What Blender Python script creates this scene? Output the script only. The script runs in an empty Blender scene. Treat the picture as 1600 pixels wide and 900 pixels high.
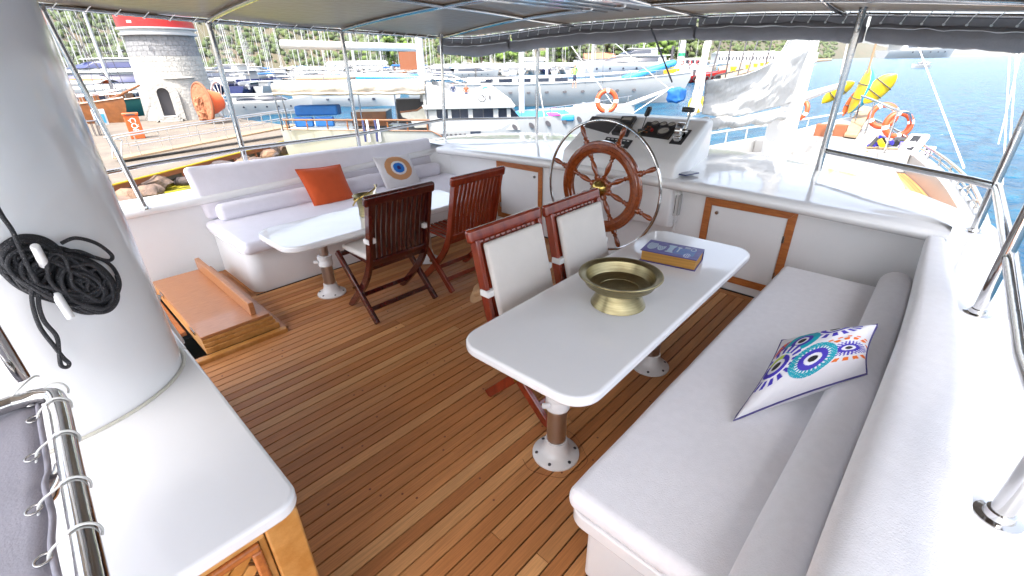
import bpy, bmesh, math, random
import numpy as np
from mathutils import Vector, Matrix, noise as mnoise
R = math.radians
random.seed(7)
S = bpy.context.scene
# ------------------------------------------------------------------ camera, world, sun, exposure
H = 1.6; FPX = 711.0; PITCH = R(26.4); ROLL = R(0.9); YAW = R(43.4)
fw = Vector((math.cos(PITCH)*math.cos(YAW), math.cos(PITCH)*math.sin(YAW), -math.sin(PITCH)))
r0 = Vector((math.sin(YAW), -math.cos(YAW), 0)); u0 = r0.cross(fw)
rt = r0*math.cos(ROLL)-u0*math.sin(ROLL); up = u0*math.cos(ROLL)+r0*math.sin(ROLL)
cd = bpy.data.cameras.new('camera'); cam = bpy.data.objects.new('camera', cd); S.collection.objects.link(cam)
cam.matrix_world = Matrix(((rt.x, up.x, -fw.x, 0), (rt.y, up.y, -fw.y, 0), (rt.z, up.z, -fw.z, H), (0, 0, 0, 1)))
cd.sensor_width = 36; cd.lens = FPX/1600*36; cd.clip_end = 20000; cd.clip_start = 0.02
S.camera = cam
S.render.resolution_x = 1024; S.render.resolution_y = 576
SUN_DIR = Vector((-0.52, -0.20, 1.0)).normalized()
w = bpy.data.worlds.new("World"); S.world = w; w.use_nodes = True
wn = w.node_tree; bg = wn.nodes['Background']; sky = wn.nodes.new('ShaderNodeTexSky')
sky.sky_type = 'NISHITA'; sky.sun_disc = False
sky.sun_elevation = math.asin(SUN_DIR.z); sky.sun_rotation = math.atan2(SUN_DIR.x, SUN_DIR.y)
sky.air_density = 1.0; sky.dust_density = 4.0; sky.ozone_density = 1.0
hs_ = wn.nodes.new('ShaderNodeHueSaturation'); hs_.inputs['Saturation'].default_value = .55; wn.links.new(sky.outputs[0], hs_.inputs['Color']); wn.links.new(hs_.outputs[0], bg.inputs[0]); bg.inputs[1].default_value = 0.15
sl = bpy.data.lights.new('sun', 'SUN'); sl.energy = 2.0; sl.angle = R(0.55); sl.color = (1, .96, .9)
so = bpy.data.objects.new('sun', sl); S.collection.objects.link(so)
so.rotation_euler = SUN_DIR.to_track_quat('Z', 'Y').to_euler()
S.view_settings.view_transform = 'Standard'; S.view_settings.look = 'None'
S.view_settings.exposure = 2.38; S.view_settings.gamma = 1.0
WZ = -3.0

# ------------------------------------------------------------------ point helpers (world metres)
def ray(px, py): return fw + rt*((px-800)/FPX) - up*((py-450)/FPX)
def _o(d, t): return Vector((d.x*t, d.y*t, H+d.z*t))
def U(px, py, z): d = ray(px, py); return _o(d, (z-H)/d.z)
def UX(px, py, x): d = ray(px, py); return _o(d, x/d.x)
def UY(px, py, y): d = ray(px, py); return _o(d, y/d.y)
def UD(px, py, r): d = ray(px, py); return _o(d, r/math.hypot(d.x, d.y))

# ------------------------------------------------------------------ object helpers
def tag(o, label=None, cat=None, group=None, kind=None):
    if label: o['label'] = label
    if cat: o['category'] = cat
    if group: o['group'] = group
    if kind: o['kind'] = kind
    return o
def thing(name, label, cat, loc=(0, 0, 0), group=None):
    o = bpy.data.objects.new(name, None); S.collection.objects.link(o); o.location = loc
    o.empty_display_size = 0.1
    return tag(o, label, cat, group)
def adopt(o, parent):
    if parent is not None:
        o.parent = parent
        if parent.type == 'EMPTY': o.matrix_parent_inverse = Matrix.Translation(-Vector(parent.location))
    return o
class MB:
    def __init__(s): s.v = []; s.f = []
    def add(s, vs, fs):
        b = len(s.v); s.v += [tuple(p) for p in vs]; s.f += [tuple(i+b for i in f) for f in fs]; return s
    def box(s, x0, x1, y0, y1, z0, z1, M=None):
        vs = [Vector((x, y, z)) for x in (x0, x1) for y in (y0, y1) for z in (z0, z1)]
        if M is not None: vs = [M @ p for p in vs]
        return s.add(vs, [(0, 1, 3, 2), (4, 6, 7, 5), (0, 4, 5, 1), (2, 3, 7, 6), (0, 2, 6, 4), (1, 5, 7, 3)])
    def bar(s, a, b, w, h, upv=(0, 0, 1)):
        a = Vector(a); b = Vector(b); d = (b-a); L = d.length; d.normalize(); upv = Vector(upv)
        sd = d.cross(upv)
        if sd.length < 1e-4: sd = d.cross(Vector((1, 0, 0)))
        sd.normalize(); u = sd.cross(d)
        M = Matrix(((d.x, sd.x, u.x, a.x), (d.y, sd.y, u.y, a.y), (d.z, sd.z, u.z, a.z), (0, 0, 0, 1)))
        return s.box(0, L, -w/2, w/2, -h/2, h/2, M)
    def extrude(s, poly, vec):
        n = len(poly); vec = Vector(vec); p2 = [Vector(p)+vec for p in poly]
        s.add([Vector(p) for p in poly]+p2, [tuple(range(n)), tuple(range(2*n-1, n-1, -1))]+[(i, (i+1) % n, n+(i+1) % n, n+i) for i in range(n)])
        return s
    def prism(s, poly, z0, z1): return s.extrude([(p[0], p[1], z0) for p in poly], (0, 0, z1-z0))
    def tube(s, pts, r, n=8, closed=False, caps=True):
        P = [Vector(p) for p in pts]; m = len(P); rr = r if isinstance(r, (list, tuple)) else [r]*m
        T = []
        for i in range(m):
            a = P[(i-1) % m] if (closed or i > 0) else P[i]; b = P[(i+1) % m] if (closed or i < m-1) else P[i]
            t = b-a; T.append(t.normalized() if t.length > 1e-9 else Vector((0, 0, 1)))
        nrm = T[0].cross(Vector((0, 0, 1)))
        if nrm.length < 1e-3: nrm = T[0].cross(Vector((1, 0, 0)))
        nrm.normalize(); vs = []
        for i in range(m):
            nrm = nrm - T[i]*nrm.dot(T[i])
            if nrm.length < 1e-6: nrm = T[i].orthogonal()
            nrm.normalize(); bn = T[i].cross(nrm)
            for k in range(n):
                a = 2*math.pi*k/n; vs.append(P[i]+(nrm*math.cos(a)+bn*math.sin(a))*rr[i])
        fs = []
        for i in range(m if closed else m-1):
            j = (i+1) % m
            for k in range(n): fs.append((i*n+k, i*n+(k+1) % n, j*n+(k+1) % n, j*n+k))
        if caps and not closed: fs += [tuple(range(n)), tuple(range((m-1)*n, m*n))]
        return s.add(vs, fs)
    def lathe(s, prof, c=(0, 0, 0), axis=(0, 0, 1), n=24, sx=1, sy=1):
        q = Vector((0, 0, 1)).rotation_difference(Vector(axis)); c = Vector(c); vs = []
        for (r, z) in prof:
            for k in range(n):
                a = 2*math.pi*k/n; vs.append(c+q @ Vector((r*math.cos(a)*sx, r*math.sin(a)*sy, z)))
        m = len(prof); fs = []
        for i in range(m-1):
            for k in range(n): fs.append((i*n+k, i*n+(k+1) % n, (i+1)*n+(k+1) % n, (i+1)*n+k))
        if prof[0][0] > 1e-5: fs.append(tuple(range(n)))
        if prof[-1][0] > 1e-5: fs.append(tuple(range((m-1)*n, m*n)))
        return s.add(vs, fs)
    def grid(s, fn, nu, nv, closed_u=False):
        vs = [fn(i/(nu-1 if not closed_u else nu), j/(nv-1)) for i in range(nu) for j in range(nv)]
        fs = []
        for i in range(nu if closed_u else nu-1):
            for j in range(nv-1):
                a = i*nv+j; b = ((i+1) % nu)*nv+j; fs.append((a, b, b+1, a+1))
        return s.add(vs, fs)
    def rbox(s, x0, x1, y0, y1, z0, z1, r, puff=0.0, seed=0, M=None, wob=0.0, res=10):
        """rounded, padded box: cushion"""
        c = [(x0+x1)/2, (y0+y1)/2, (z0+z1)/2]; hs = [(x1-x0)/2, (y1-y0)/2, (z1-z0)/2]; r = min(r, min(hs)*.999)
        def co(h):
            rr = min(r, h*0.999); e = [h-rr+rr*t for t in (1, .7, .4, .15)]
            k = max(2, min(res, int((h-rr)/0.05)+2)); mid = [(-1+2*i/k)*(h-rr) for i in range(k+1)]
            return [-q for q in e]+mid+e[::-1]
        ax = [co(h) for h in hs]; vid = {}; vs = []; fs = []
        def vert(i, j, k):
            key = (i, j, k)
            if key in vid: return vid[key]
            p = Vector((ax[0][i], ax[1][j], ax[2][k])); q = Vector([max(-hs[a]+min(r, hs[a]*.999), min(hs[a]-min(r, hs[a]*.999), p[a])) for a in range(3)])
            d = p-q
            if d.length > 1e-9: p = q+d.normalized()*min(r, min(hs)*.999) if d.length > 0 else p
            fx = [1-(abs(p[a])/hs[a])**2 if hs[a] > 0 else 0 for a in range(3)]
            m = min(range(3), key=lambda a: hs[a])
            o = [a for a in range(3) if a != m]
            p[m] += (p[m]/hs[m])*puff*max(0, fx[o[0]])**.5*max(0, fx[o[1]])**.5
            if wob: p += Vector(mnoise.noise_vector(Vector((p.x*5+seed, p.y*5, p.z*5))))*wob
            p = p+Vector(c)
            if M is not None: p = M @ p
            vid[key] = len(vs); vs.append(p); return vid[key]
        N = [len(a) for a in ax]
        for A, B, C in ((0, 1, 2), (1, 2, 0), (2, 0, 1)):
            for cc in (0, N[C]-1):
                for i in range(N[A]-1):
                    for j in range(N[B]-1):
                        q = []
                        for (a, b) in ((i, j), (i+1, j), (i+1, j+1), (i, j+1)):
                            idx = [0, 0, 0]; idx[A] = a; idx[B] = b; idx[C] = cc; q.append(vert(*idx))
                        fs.append(tuple(q))
        return s.add(vs, fs)
    def build(s, name, mat, parent=None, bevel=0, smooth=35, seg=2, doubles=False, recalc=True):
        me = bpy.data.meshes.new(name); me.from_pydata(s.v, [], s.f)
        bm = bmesh.new(); bm.from_mesh(me)
        if doubles: bmesh.ops.remove_doubles(bm, verts=bm.verts, dist=1e-5)
        if recalc: bmesh.ops.recalc_face_normals(bm, faces=bm.faces)
        bm.to_mesh(me); bm.free()
        if smooth:
            me.shade_smooth(); me.set_sharp_from_angle(angle=R(smooth))
        ms = mat if isinstance(mat, (list, tuple)) else [mat]
        for m in ms: me.materials.append(m)
        o = bpy.data.objects.new(name, me); S.collection.objects.link(o)
        if bevel:
            b = o.modifiers.new('bevel', 'BEVEL'); b.width = bevel; b.segments = seg; b.limit_method = 'ANGLE'; b.angle_limit = R(40)
            if smooth: me.set_sharp_from_angle(angle=R(80))
        return adopt(o, parent)
def copy_tree(o, parent=None):
    c = o.copy(); S.collection.objects.link(c)
    if parent is not None: c.parent = parent; c.matrix_parent_inverse = o.matrix_parent_inverse
    for ch in [x for x in o.children]: copy_tree(ch, c)
    return c
def rrect(x0, x1, y0, y1, r, n=6):
    pts = []
    rs = r if isinstance(r, (list, tuple)) else [r]*4
    for (cx, cy, a0, rr) in ((x1-rs[0], y1-rs[0], 0, rs[0]), (x0+rs[1], y1-rs[1], 90, rs[1]), (x0+rs[2], y0+rs[2], 180, rs[2]), (x1-rs[3], y0+rs[3], 270, rs[3])):
        for i in range(n+1):
            a = R(a0+90*i/n); pts.append((cx+rr*math.cos(a), cy+rr*math.sin(a)))
    return pts
def smooth_path(pts, n=8, closed=False):
    P = [Vector(p) for p in pts]; m = len(P); out = []
    rng = range(m if closed else m-1)
    for i in rng:
        g = lambda k: P[k % m] if closed else P[max(0, min(m-1, k))]
        p0, p1, p2, p3 = g(i-1), g(i), g(i+1), g(i+2)
        for k in range(n):
            t = k/n; out.append(0.5*((2*p1)+(p2-p0)*t+(2*p0-5*p1+4*p2-p3)*t*t+(3*p1-p0-3*p2+p3)*t*t*t))
    if not closed: out.append(P[-1])
    return out

# ------------------------------------------------------------------ materials
def mat(name, col, rough=.5, metal=0, coat=0, bump=0, bscale=40, vary=0, vscale=6, col2=None, rnd=0, stretch=None, alpha=None, emis=None, trans=0, sheen=0, spec=None, detail=3, coord='world'):
    m = bpy.data.materials.new(name); m.use_nodes = True; nt = m.node_tree; b = nt.nodes['Principled BSDF']; L = nt.links
    b.inputs['Base Color'].default_value = (*col, 1); b.inputs['Roughness'].default_value = rough; b.inputs['Metallic'].default_value = metal
    b.inputs['Coat Weight'].default_value = coat; b.inputs['Coat Roughness'].default_value = .06
    if sheen: b.inputs['Sheen Weight'].default_value = sheen
    if spec is not None: b.inputs['Specular IOR Level'].default_value = spec
    if trans: b.inputs['Transmission Weight'].default_value = trans
    if emis: b.inputs['Emission Color'].default_value = (*emis, 1); b.inputs['Emission Strength'].default_value = 1
    if vary or bump or rnd:
        if coord == 'world': tc = nt.nodes.new('ShaderNodeNewGeometry'); src = tc.outputs['Position']
        else: tc = nt.nodes.new('ShaderNodeTexCoord'); src = tc.outputs['Object']
        oi = nt.nodes.new('ShaderNodeObjectInfo')
        mp = nt.nodes.new('ShaderNodeVectorMath'); mp.operation = 'MULTIPLY_ADD'
        L.new(src, mp.inputs[0]); mp.inputs[1].default_value = stretch or (1, 1, 1)
        sc = nt.nodes.new('ShaderNodeVectorMath'); sc.operation = 'SCALE'; sc.inputs[0].default_value = (13, 7, 5)
        L.new(oi.outputs['Random'], sc.inputs['Scale']); L.new(sc.outputs[0], mp.inputs[2]); vec = mp.outputs[0]
    if vary or rnd:
        if vary:
            n = nt.nodes.new('ShaderNodeTexNoise'); n.inputs['Scale'].default_value = vscale; n.inputs['Detail'].default_value = detail+2; n.inputs['Roughness'].default_value = .6
            L.new(vec, n.inputs['Vector']); fac = n.outputs[0]
            mr = nt.nodes.new('ShaderNodeMapRange'); mr.inputs[1].default_value = .3; mr.inputs[2].default_value = .7; L.new(fac, mr.inputs[0]); fac = mr.outputs[0]
        c2 = col2 or tuple(c*(1-vary) for c in col)
        mx = nt.nodes.new('ShaderNodeMix'); mx.data_type = 'RGBA'; mx.inputs[6].default_value = (*col, 1); mx.inputs[7].default_value = (*c2, 1)
        if vary and rnd:
            ma = nt.nodes.new('ShaderNodeMath'); ma.operation = 'MULTIPLY_ADD'; ma.use_clamp = True
            s2 = nt.nodes.new('ShaderNodeMath'); s2.operation = 'SUBTRACT'; L.new(oi.outputs['Random'], s2.inputs[0]); s2.inputs[1].default_value = .5
            L.new(s2.outputs[0], ma.inputs[0]); ma.inputs[1].default_value = rnd; L.new(fac, ma.inputs[2]); L.new(ma.outputs[0], mx.inputs[0])
        elif rnd: L.new(oi.outputs['Random'], mx.inputs[0])
        else: L.new(fac, mx.inputs[0])
        L.new(mx.outputs[2], b.inputs['Base Color'])
    if bump:
        n = nt.nodes.new('ShaderNodeTexNoise'); n.inputs['Scale'].default_value = bscale; n.inputs['Detail'].default_value = detail
        L.new(vec, n.inputs['Vector']); bp = nt.nodes.new('ShaderNodeBump'); bp.inputs['Strength'].default_value = bump; bp.inputs['Distance'].default_value = 1/bscale
        L.new(n.outputs[0], bp.inputs['Height']); L.new(bp.outputs[0], b.inputs['Normal'])
    return m
def vcol_mat(name, rough=.8, bump=.15, bscale=300, coat=0):
    m = mat(name, (1, 1, 1), rough, bump=bump, bscale=bscale, coat=coat); nt = m.node_tree
    a = nt.nodes.new('ShaderNodeVertexColor'); a.layer_name = 'print'
    nt.links.new(a.outputs[0], nt.nodes['Principled BSDF'].inputs['Base Color']); return m
M = {}
M['gel'] = mat('white_gelcoat', (.83, .83, .835), .10, coat=.3, bump=.02, bscale=3, vary=.03, vscale=2)
M['gelwall'] = mat('satin_gelcoat', (.80, .80, .805), .3, coat=.15, bump=.03, bscale=8, vary=.04, vscale=3)
M['mastpaint'] = mat('mast_paint', (.84, .84, .85), .14, coat=.5, bump=.03, bscale=4, vary=.03, vscale=2)
M['terry'] = mat('terry_fabric', (.86, .85, .875), .95, sheen=.3, bump=.35, bscale=260, vary=.06, vscale=30, detail=6)
M['vinyl'] = mat('lavender_white_fabric', (.78, .76, .83), .75, sheen=.2, bump=.25, bscale=160, vary=.05, vscale=12)
M['cream'] = mat('cream_pad_fabric', (.70, .66, .62), .8, bump=.2, bscale=200, vary=.05, vscale=10)
M['strap'] = mat('white_strap', (.78, .77, .75), .8, bump=.2, bscale=300)
M['mahog'] = mat('dark_mahogany', (.040, .004, .004), .18, coat=.7, vary=.6, vscale=3, col2=(.075, .008, .006), stretch=(9, 9, 1.2), bump=.05, bscale=60, coord='obj', rnd=.4)
M['mahog2'] = mat('red_mahogany', (.27, .032, .009), .18, coat=.7, vary=.6, vscale=3, col2=(.15, .015, .006), stretch=(9, 9, 1.2), bump=.05, bscale=60, coord='obj', rnd=.4)
M['wheelwood'] = mat('wheel_wood', (.30, .068, .014), .16, coat=.8, vary=.6, vscale=8, col2=(.17, .032, .008), stretch=(1, 6, 6), bump=.03, bscale=60)
M['teaktrim'] = mat('teak_trim', (.50, .17, .04), .35, coat=.3, vary=.5, vscale=10, col2=(.33, .09, .02), stretch=(8, 1.2, 8), bump=.1, bscale=80)
M['ply'] = mat('teak_board', (.48, .21, .085), .35, coat=.35, vary=.4, vscale=14, col2=(.38, .145, .05), stretch=(1, 7, 6), bump=.05, bscale=80)
M['lattice'] = mat('lattice_wood', (.62, .32, .10), .4, coat=.25, vary=.5, vscale=9, col2=(.44, .19, .04), stretch=(2, 2, 2), bump=.08, bscale=60, rnd=.8)
M['seam'] = mat('black_caulk', (.012, .010, .010), .7)
M['steel'] = mat('polished_steel', (.50, .49, .48), .10, metal=1, bump=.02, bscale=30)
M['alu'] = mat('brushed_aluminium', (.62, .60, .58), .3, metal=1, bump=.05, bscale=80)
M['pedwhite'] = mat('white_painted_alloy', (.72, .71, .70), .35, coat=.2)
M['brass'] = mat('antique_brass', (.36, .31, .17), .32, metal=1, vary=.35, vscale=5, col2=(.22, .18, .095), stretch=(2, 2, 30), bump=.05, bscale=60)
M['hubbrass'] = mat('polished_brass', (.58, .42, .12), .22, metal=1, vary=.4, vscale=9)
M['canopy'] = mat('taupe_canvas', (.20, .17, .14), .38, coat=.1, bump=.12, bscale=14, vary=.1, vscale=2)
M['curtain'] = mat('grey_curtain', (.27, .255, .26), .6, bump=.25, bscale=30, vary=.15, vscale=5)
M['greycloth'] = mat('grey_weather_cloth', (.34, .33, .38), .7, bump=.2, bscale=250, vary=.05, vscale=4)
M['cord'] = mat('white_cord', (.78, .77, .74), .8, bump=.4, bscale=400)
M['black'] = mat('black_plastic', (.018, .018, .02), .35, bump=.05, bscale=200)
M['graphite'] = mat('graphite_panel', (.06, .055, .06), .45)
M['deckwhite'] = mat('darkened_white_deck', (.31, .305, .295), .35, coat=.2, vary=.06, vscale=2)  # foredeck white darkened in the colour so direct sun does not clip it
M['white'] = mat('white_paint', (.43, .43, .425), .4, vary=.05, vscale=3)
M['whiteP'] = mat('white_plastic', (.78, .78, .78), .3, coat=.2)
M['orangecloth'] = mat('orange_fabric', (.62, .085, .012), .85, sheen=.2, bump=.35, bscale=250, vary=.12, vscale=8)
M['hullwhite'] = mat('white_hull', (.34, .34, .335), .25, coat=.4, vary=.06, vscale=1)
M['glass'] = mat('dark_glass', (.02, .025, .04), .06, coat=.5)
M['navy'] = mat('navy_paint', (.02, .025, .09), .25, coat=.3)
M['blue'] = mat('blue_cover', (.006, .10, .33), .7, bump=.2, bscale=20, vary=.2)
M['cyan'] = mat('cyan_pad', (.02, .20, .40), .6)
M['yellow'] = mat('yellow_plastic', (.52, .38, .008), .35, coat=.3, vary=.1)
M['kblue'] = mat('sky_blue_plastic', (.02, .25, .38), .35, coat=.3)
M['lifeor'] = mat('lifebuoy_orange', (.45, .06, .012), .5)
M['wood'] = mat('varnished_wood', (.22, .075, .02), .3, coat=.4, vary=.4, vscale=3)
M['palewood'] = mat('pale_wood', (.28, .19, .11), .7, vary=.3, vscale=4, col2=(.24, .16, .09), bump=.1)
M['red'] = mat('red_paint', (.38, .012, .01), .4, coat=.2)
M['green'] = mat('green_paint', (.01, .25, .12), .4)
M['dgreen'] = mat('dark_green_paint', (.01, .06, .05), .4)
M['tyre'] = mat('black_rubber', (.02, .02, .022), .8)
M['canvasW'] = mat('white_sailcloth', (.38, .375, .36), .8, bump=.25, bscale=5, vary=.08, vscale=2.5, detail=4)
M['beigeC'] = mat('beige_awning', (.33, .29, .25), .85, bump=.3, bscale=6, vary=.1)
M['skin'] = mat('skin', (.45, .24, .16), .6)
M['darkcloth'] = mat('dark_clothes', (.03, .04, .08), .8)
M['lime'] = mat('lime_shirt', (.25, .7, .1), .8)
M['concrete'] = mat('quay_concrete', (.145, .118, .090), .85, bump=.3, bscale=4, vary=.3, vscale=.8, col2=(.095, .078, .062), detail=6)
M['rust'] = mat('rusty_steel', (.20, .06, .022), .8, vary=.5, vscale=5, col2=(.2, .07, .03), bump=.3)
M['rock'] = mat('boulder', (.20, .12, .075), .85, bump=.6, bscale=3, vary=.6, vscale=1.2, col2=(.05, .04, .04), rnd=.9, detail=6)
M['stone'] = mat('whitewashed_stone', (.36, .345, .315), .8, bump=.4, bscale=6, vary=.25, vscale=2, rnd=.5, detail=5)
M['greystone'] = mat('grey_slate', (.21, .21, .215), .8, bump=.3, bscale=6, vary=.3, vscale=3, rnd=.6)
M['straw'] = mat('straw', (.55, .33, .17), .8, bump=.5, bscale=120, vary=.2)
M['orange'] = mat('orange_plastic', (.45, .075, .01), .45, vary=.08)
M['screen'] = mat('grey_gauge_glass', (.42, .40, .36), .2, coat=.6)
M['roof'] = mat('terracotta_tiles', (.42, .13, .07), .8, vary=.2)
M['netgrey'] = mat('grey_net', (.35, .37, .40), .8)
M['mastalu'] = mat('mast_aluminium', (.36, .36, .36), .5, vary=.1)
_nt = M['canopy'].node_tree; _b = _nt.nodes['Principled BSDF']; _t = _nt.nodes.new('ShaderNodeBsdfTranslucent'); _t.inputs[0].default_value = (.62, .50, .38, 1)
_x = _nt.nodes.new('ShaderNodeMixShader'); _x.inputs[0].default_value = .13; _nt.links.new(_b.outputs[0], _x.inputs[1]); _nt.links.new(_t.outputs[0], _x.inputs[2]); _nt.links.new(_x.outputs[0], _nt.nodes['Material Output'].inputs[0])
# teak deck plank : tone per plank plus long grain
def teak():
    m = bpy.data.materials.new('teak_plank'); m.use_nodes = True; nt = m.node_tree; L = nt.links; b = nt.nodes['Principled BSDF']
    b.inputs['Roughness'].default_value = .5; b.inputs['Coat Weight'].default_value = .0; b.inputs['Specular IOR Level'].default_value = .3
    g = nt.nodes.new('ShaderNodeNewGeometry'); oi = nt.nodes.new('ShaderNodeObjectInfo')
    ramp = nt.nodes.new('ShaderNodeValToRGB'); cr = ramp.color_ramp; cols = [(.39, .150, .048), (.48, .20, .068), (.43, .172, .056), (.54, .245, .090), (.46, .185, .060), (.60, .31, .125), (.50, .215, .075)]
    while len(cr.elements) < len(cols): cr.elements.new(.5)
    for i, c in enumerate(cols): cr.elements[i].position = i/(len(cols)-1); cr.elements[i].color = (*c, 1)
    L.new(oi.outputs['Random'], ramp.inputs[0])
    off = nt.nodes.new('ShaderNodeVectorMath'); off.operation = 'SCALE'; off.inputs[0].default_value = (31, 17, 5); L.new(oi.outputs['Random'], off.inputs['Scale'])
    def nz(st, sc, det, dist=0):
        mp = nt.nodes.new('ShaderNodeVectorMath'); mp.operation = 'MULTIPLY_ADD'; L.new(g.outputs['Position'], mp.inputs[0]); mp.inputs[1].default_value = st; L.new(off.outputs[0], mp.inputs[2])
        n = nt.nodes.new('ShaderNodeTexNoise'); n.inputs['Scale'].default_value = sc; n.inputs['Detail'].default_value = det; n.inputs['Distortion'].default_value = dist; L.new(mp.outputs[0], n.inputs['Vector']); return n.outputs[0]
    big = nz((1.2, 6, 1), 1.3, 3); grain = nz((3, 90, 1), 2.2, 6, .4); fine = nz((6, 260, 1), 2.0, 4)
    def mapr(x, a, c, lo, hi):
        r_ = nt.nodes.new('ShaderNodeMapRange'); L.new(x, r_.inputs[0]); r_.inputs[1].default_value = a; r_.inputs[2].default_value = c; r_.inputs[3].default_value = lo; r_.inputs[4].default_value = hi; return r_.outputs[0]
    def mul(x, y):
        q = nt.nodes.new('ShaderNodeMath'); q.operation = 'MULTIPLY'; L.new(x, q.inputs[0]); L.new(y, q.inputs[1]); return q.outputs[0]
    f = mul(mul(mapr(big, .3, .7, .90, 1.12), mapr(grain, .3, .7, .82, 1.14)), mapr(fine, .3, .7, .9, 1.07))
    vm = nt.nodes.new('ShaderNodeVectorMath'); vm.operation = 'SCALE'; L.new(ramp.outputs[0], vm.inputs[0]); L.new(f, vm.inputs['Scale']); L.new(vm.outputs[0], b.inputs['Base Color'])
    bp = nt.nodes.new('ShaderNodeBump'); bp.inputs['Strength'].default_value = .25; bp.inputs['Distance'].default_value = .001; L.new(fine, bp.inputs['Height']); L.new(bp.outputs[0], b.inputs['Normal'])
    rr = mapr(grain, .3, .7, .38, .6); L.new(rr, b.inputs['Roughness'])
    return m
M['teak'] = teak()
def braided():
    m = mat('black_braid', (.02, .02, .024), .75); nt = m.node_tree; L = nt.links
    g = nt.nodes.new('ShaderNodeNewGeometry'); v = nt.nodes.new('ShaderNodeTexVoronoi'); v.inputs['Scale'].default_value = 260; L.new(g.outputs['Position'], v.inputs['Vector'])
    r_ = nt.nodes.new('ShaderNodeMapRange'); r_.inputs[1].default_value = 0.10; r_.inputs[2].default_value = .22; r_.inputs[3].default_value = 1; r_.inputs[4].default_value = 0; L.new(v.outputs['Distance'], r_.inputs[0])
    mx = nt.nodes.new('ShaderNodeMix'); mx.data_type = 'RGBA'; mx.inputs[6].default_value = (.022, .022, .026, 1); mx.inputs[7].default_value = (.20, .20, .21, 1); L.new(r_.outputs[0], mx.inputs[0])
    L.new(mx.outputs[2], nt.nodes['Principled BSDF'].inputs['Base Color'])
    bp = nt.nodes.new('ShaderNodeBump'); bp.inputs['Strength'].default_value = .8; bp.inputs['Distance'].default_value = .002; L.new(v.outputs['Distance'], bp.inputs['Height']); L.new(bp.outputs[0], nt.nodes['Principled BSDF'].inputs['Normal'])
    return m
M['braid'] = braided()

# ================================================================== OUR BOAT: deck, bulkhead, coamings
dk = MB().box(-1.6, 3.42, -.5, 4.42, -.06, -.012).build('deck', M['seam']); dk['kind'] = 'structure'
plank_me = None
PW = .0603
def plank(x0, x1, y0, wd=PW-.0068, along='x'):
    global plank_me
    if plank_me is None:
        o = MB().box(0, 1, 0, 1, -.011, 0).build('teak_plank', M['teak'], dk, smooth=0); plank_me = o.data
    else:
        o = bpy.data.objects.new('teak_plank', plank_me); S.collection.objects.link(o); o.parent = dk
    o.location = (x0, y0, 0); o.scale = (x1-x0-.003, wd, 1) if along == 'x' else (x1-x0, wd, 1)
    return o
for i in range(-2, 74):
    y = i*PW+.012
    if y+PW > 4.40 or y < .36: continue
    xe = 3.352
    xs = -1.5 if y < .86 else .02
    if y > 2.90: xs = .875 if y > 2.93 else .02
    if y > 3.60 and y < 4.6 and xs < .9: xs = .875
    if y > 3.66: continue
    cuts = [xs]; c = xs+random.uniform(1.3, 3.2)
    if c < xe-.5: cuts.append(c)
    cuts.append(xe)
    for a, b_ in zip(cuts, cuts[1:]): plank(a, b_, y)
for a, b_ in ((.40, 1.3), (1.3, 3.66)):
    plank(3.357, 3.357+.058, a, b_-a-.003, 'y')
pg = MB(); rp_ = random.Random(8)
for k in range(85):
    x, y = rp_.uniform(.3, 3.3), .012+PW*rp_.randint(7, 47)+PW*.44
    if x < .95 and y > 2.8: continue
    pg.lathe([(.0052, -.002), (.0052, .0006), (0, .0007)], (x, y, 0), n=8)
pg = pg.build('plank_plugs', mat('dark_plug', (.16, .05, .018), .5), dk, smooth=0); pg['kind'] = 'stuff'
# deck area port side behind the hatch, between hatch and sofa
for k in range(2): plank(.875+k*.045, .875+k*.045+.040, 3.665, .69, 'y')

# forward coachroof + bulkhead as one moulded shell
shell = thing('flybridge_moulding', 'white moulded bulkhead and coamings round the teak deck', 'boat superstructure', (3.4, 2, 0))
outline = [(3.25, -.13), (3.75, -.22), (4.3, .2), (4.75, .9), (4.95, 1.7), (4.98, 2.6), (4.9, 3.5), (4.75, 4.1), (4.25, 4.7), (3.6, 4.9), (3.3, 4.98)]
ol = smooth_path([(p[0], p[1], 0) for p in outline], 6)
def ztop(y): return .752+.055*max(0, 1-((y-2.1)/2.3)**2)
inner = [(3.235, y) for y in np.linspace(4.20, -.13, 22)]
corner = [(3.235-.0, 4.05), (3.16, 4.17), (3.03, 4.235)]
top = MB()
N = len(inner)
outer = [tuple(p.xy) for p in ol][::-1]
def resamp(pts, n):
    P = [Vector(p) for p in pts]; d = [0]
    for a, b_ in zip(P, P[1:]): d.append(d[-1]+(b_-a).length)
    out = []
    for i in range(n):
        t = d[-1]*i/(n-1); k = max(j for j in range(len(d)) if d[j] <= t+1e-9); k = min(k, len(P)-2)
        out.append(P[k].lerp(P[k+1], (t-d[k])/max(1e-9, d[k+1]-d[k])))
    return out
oo = resamp(outer, N)
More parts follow.
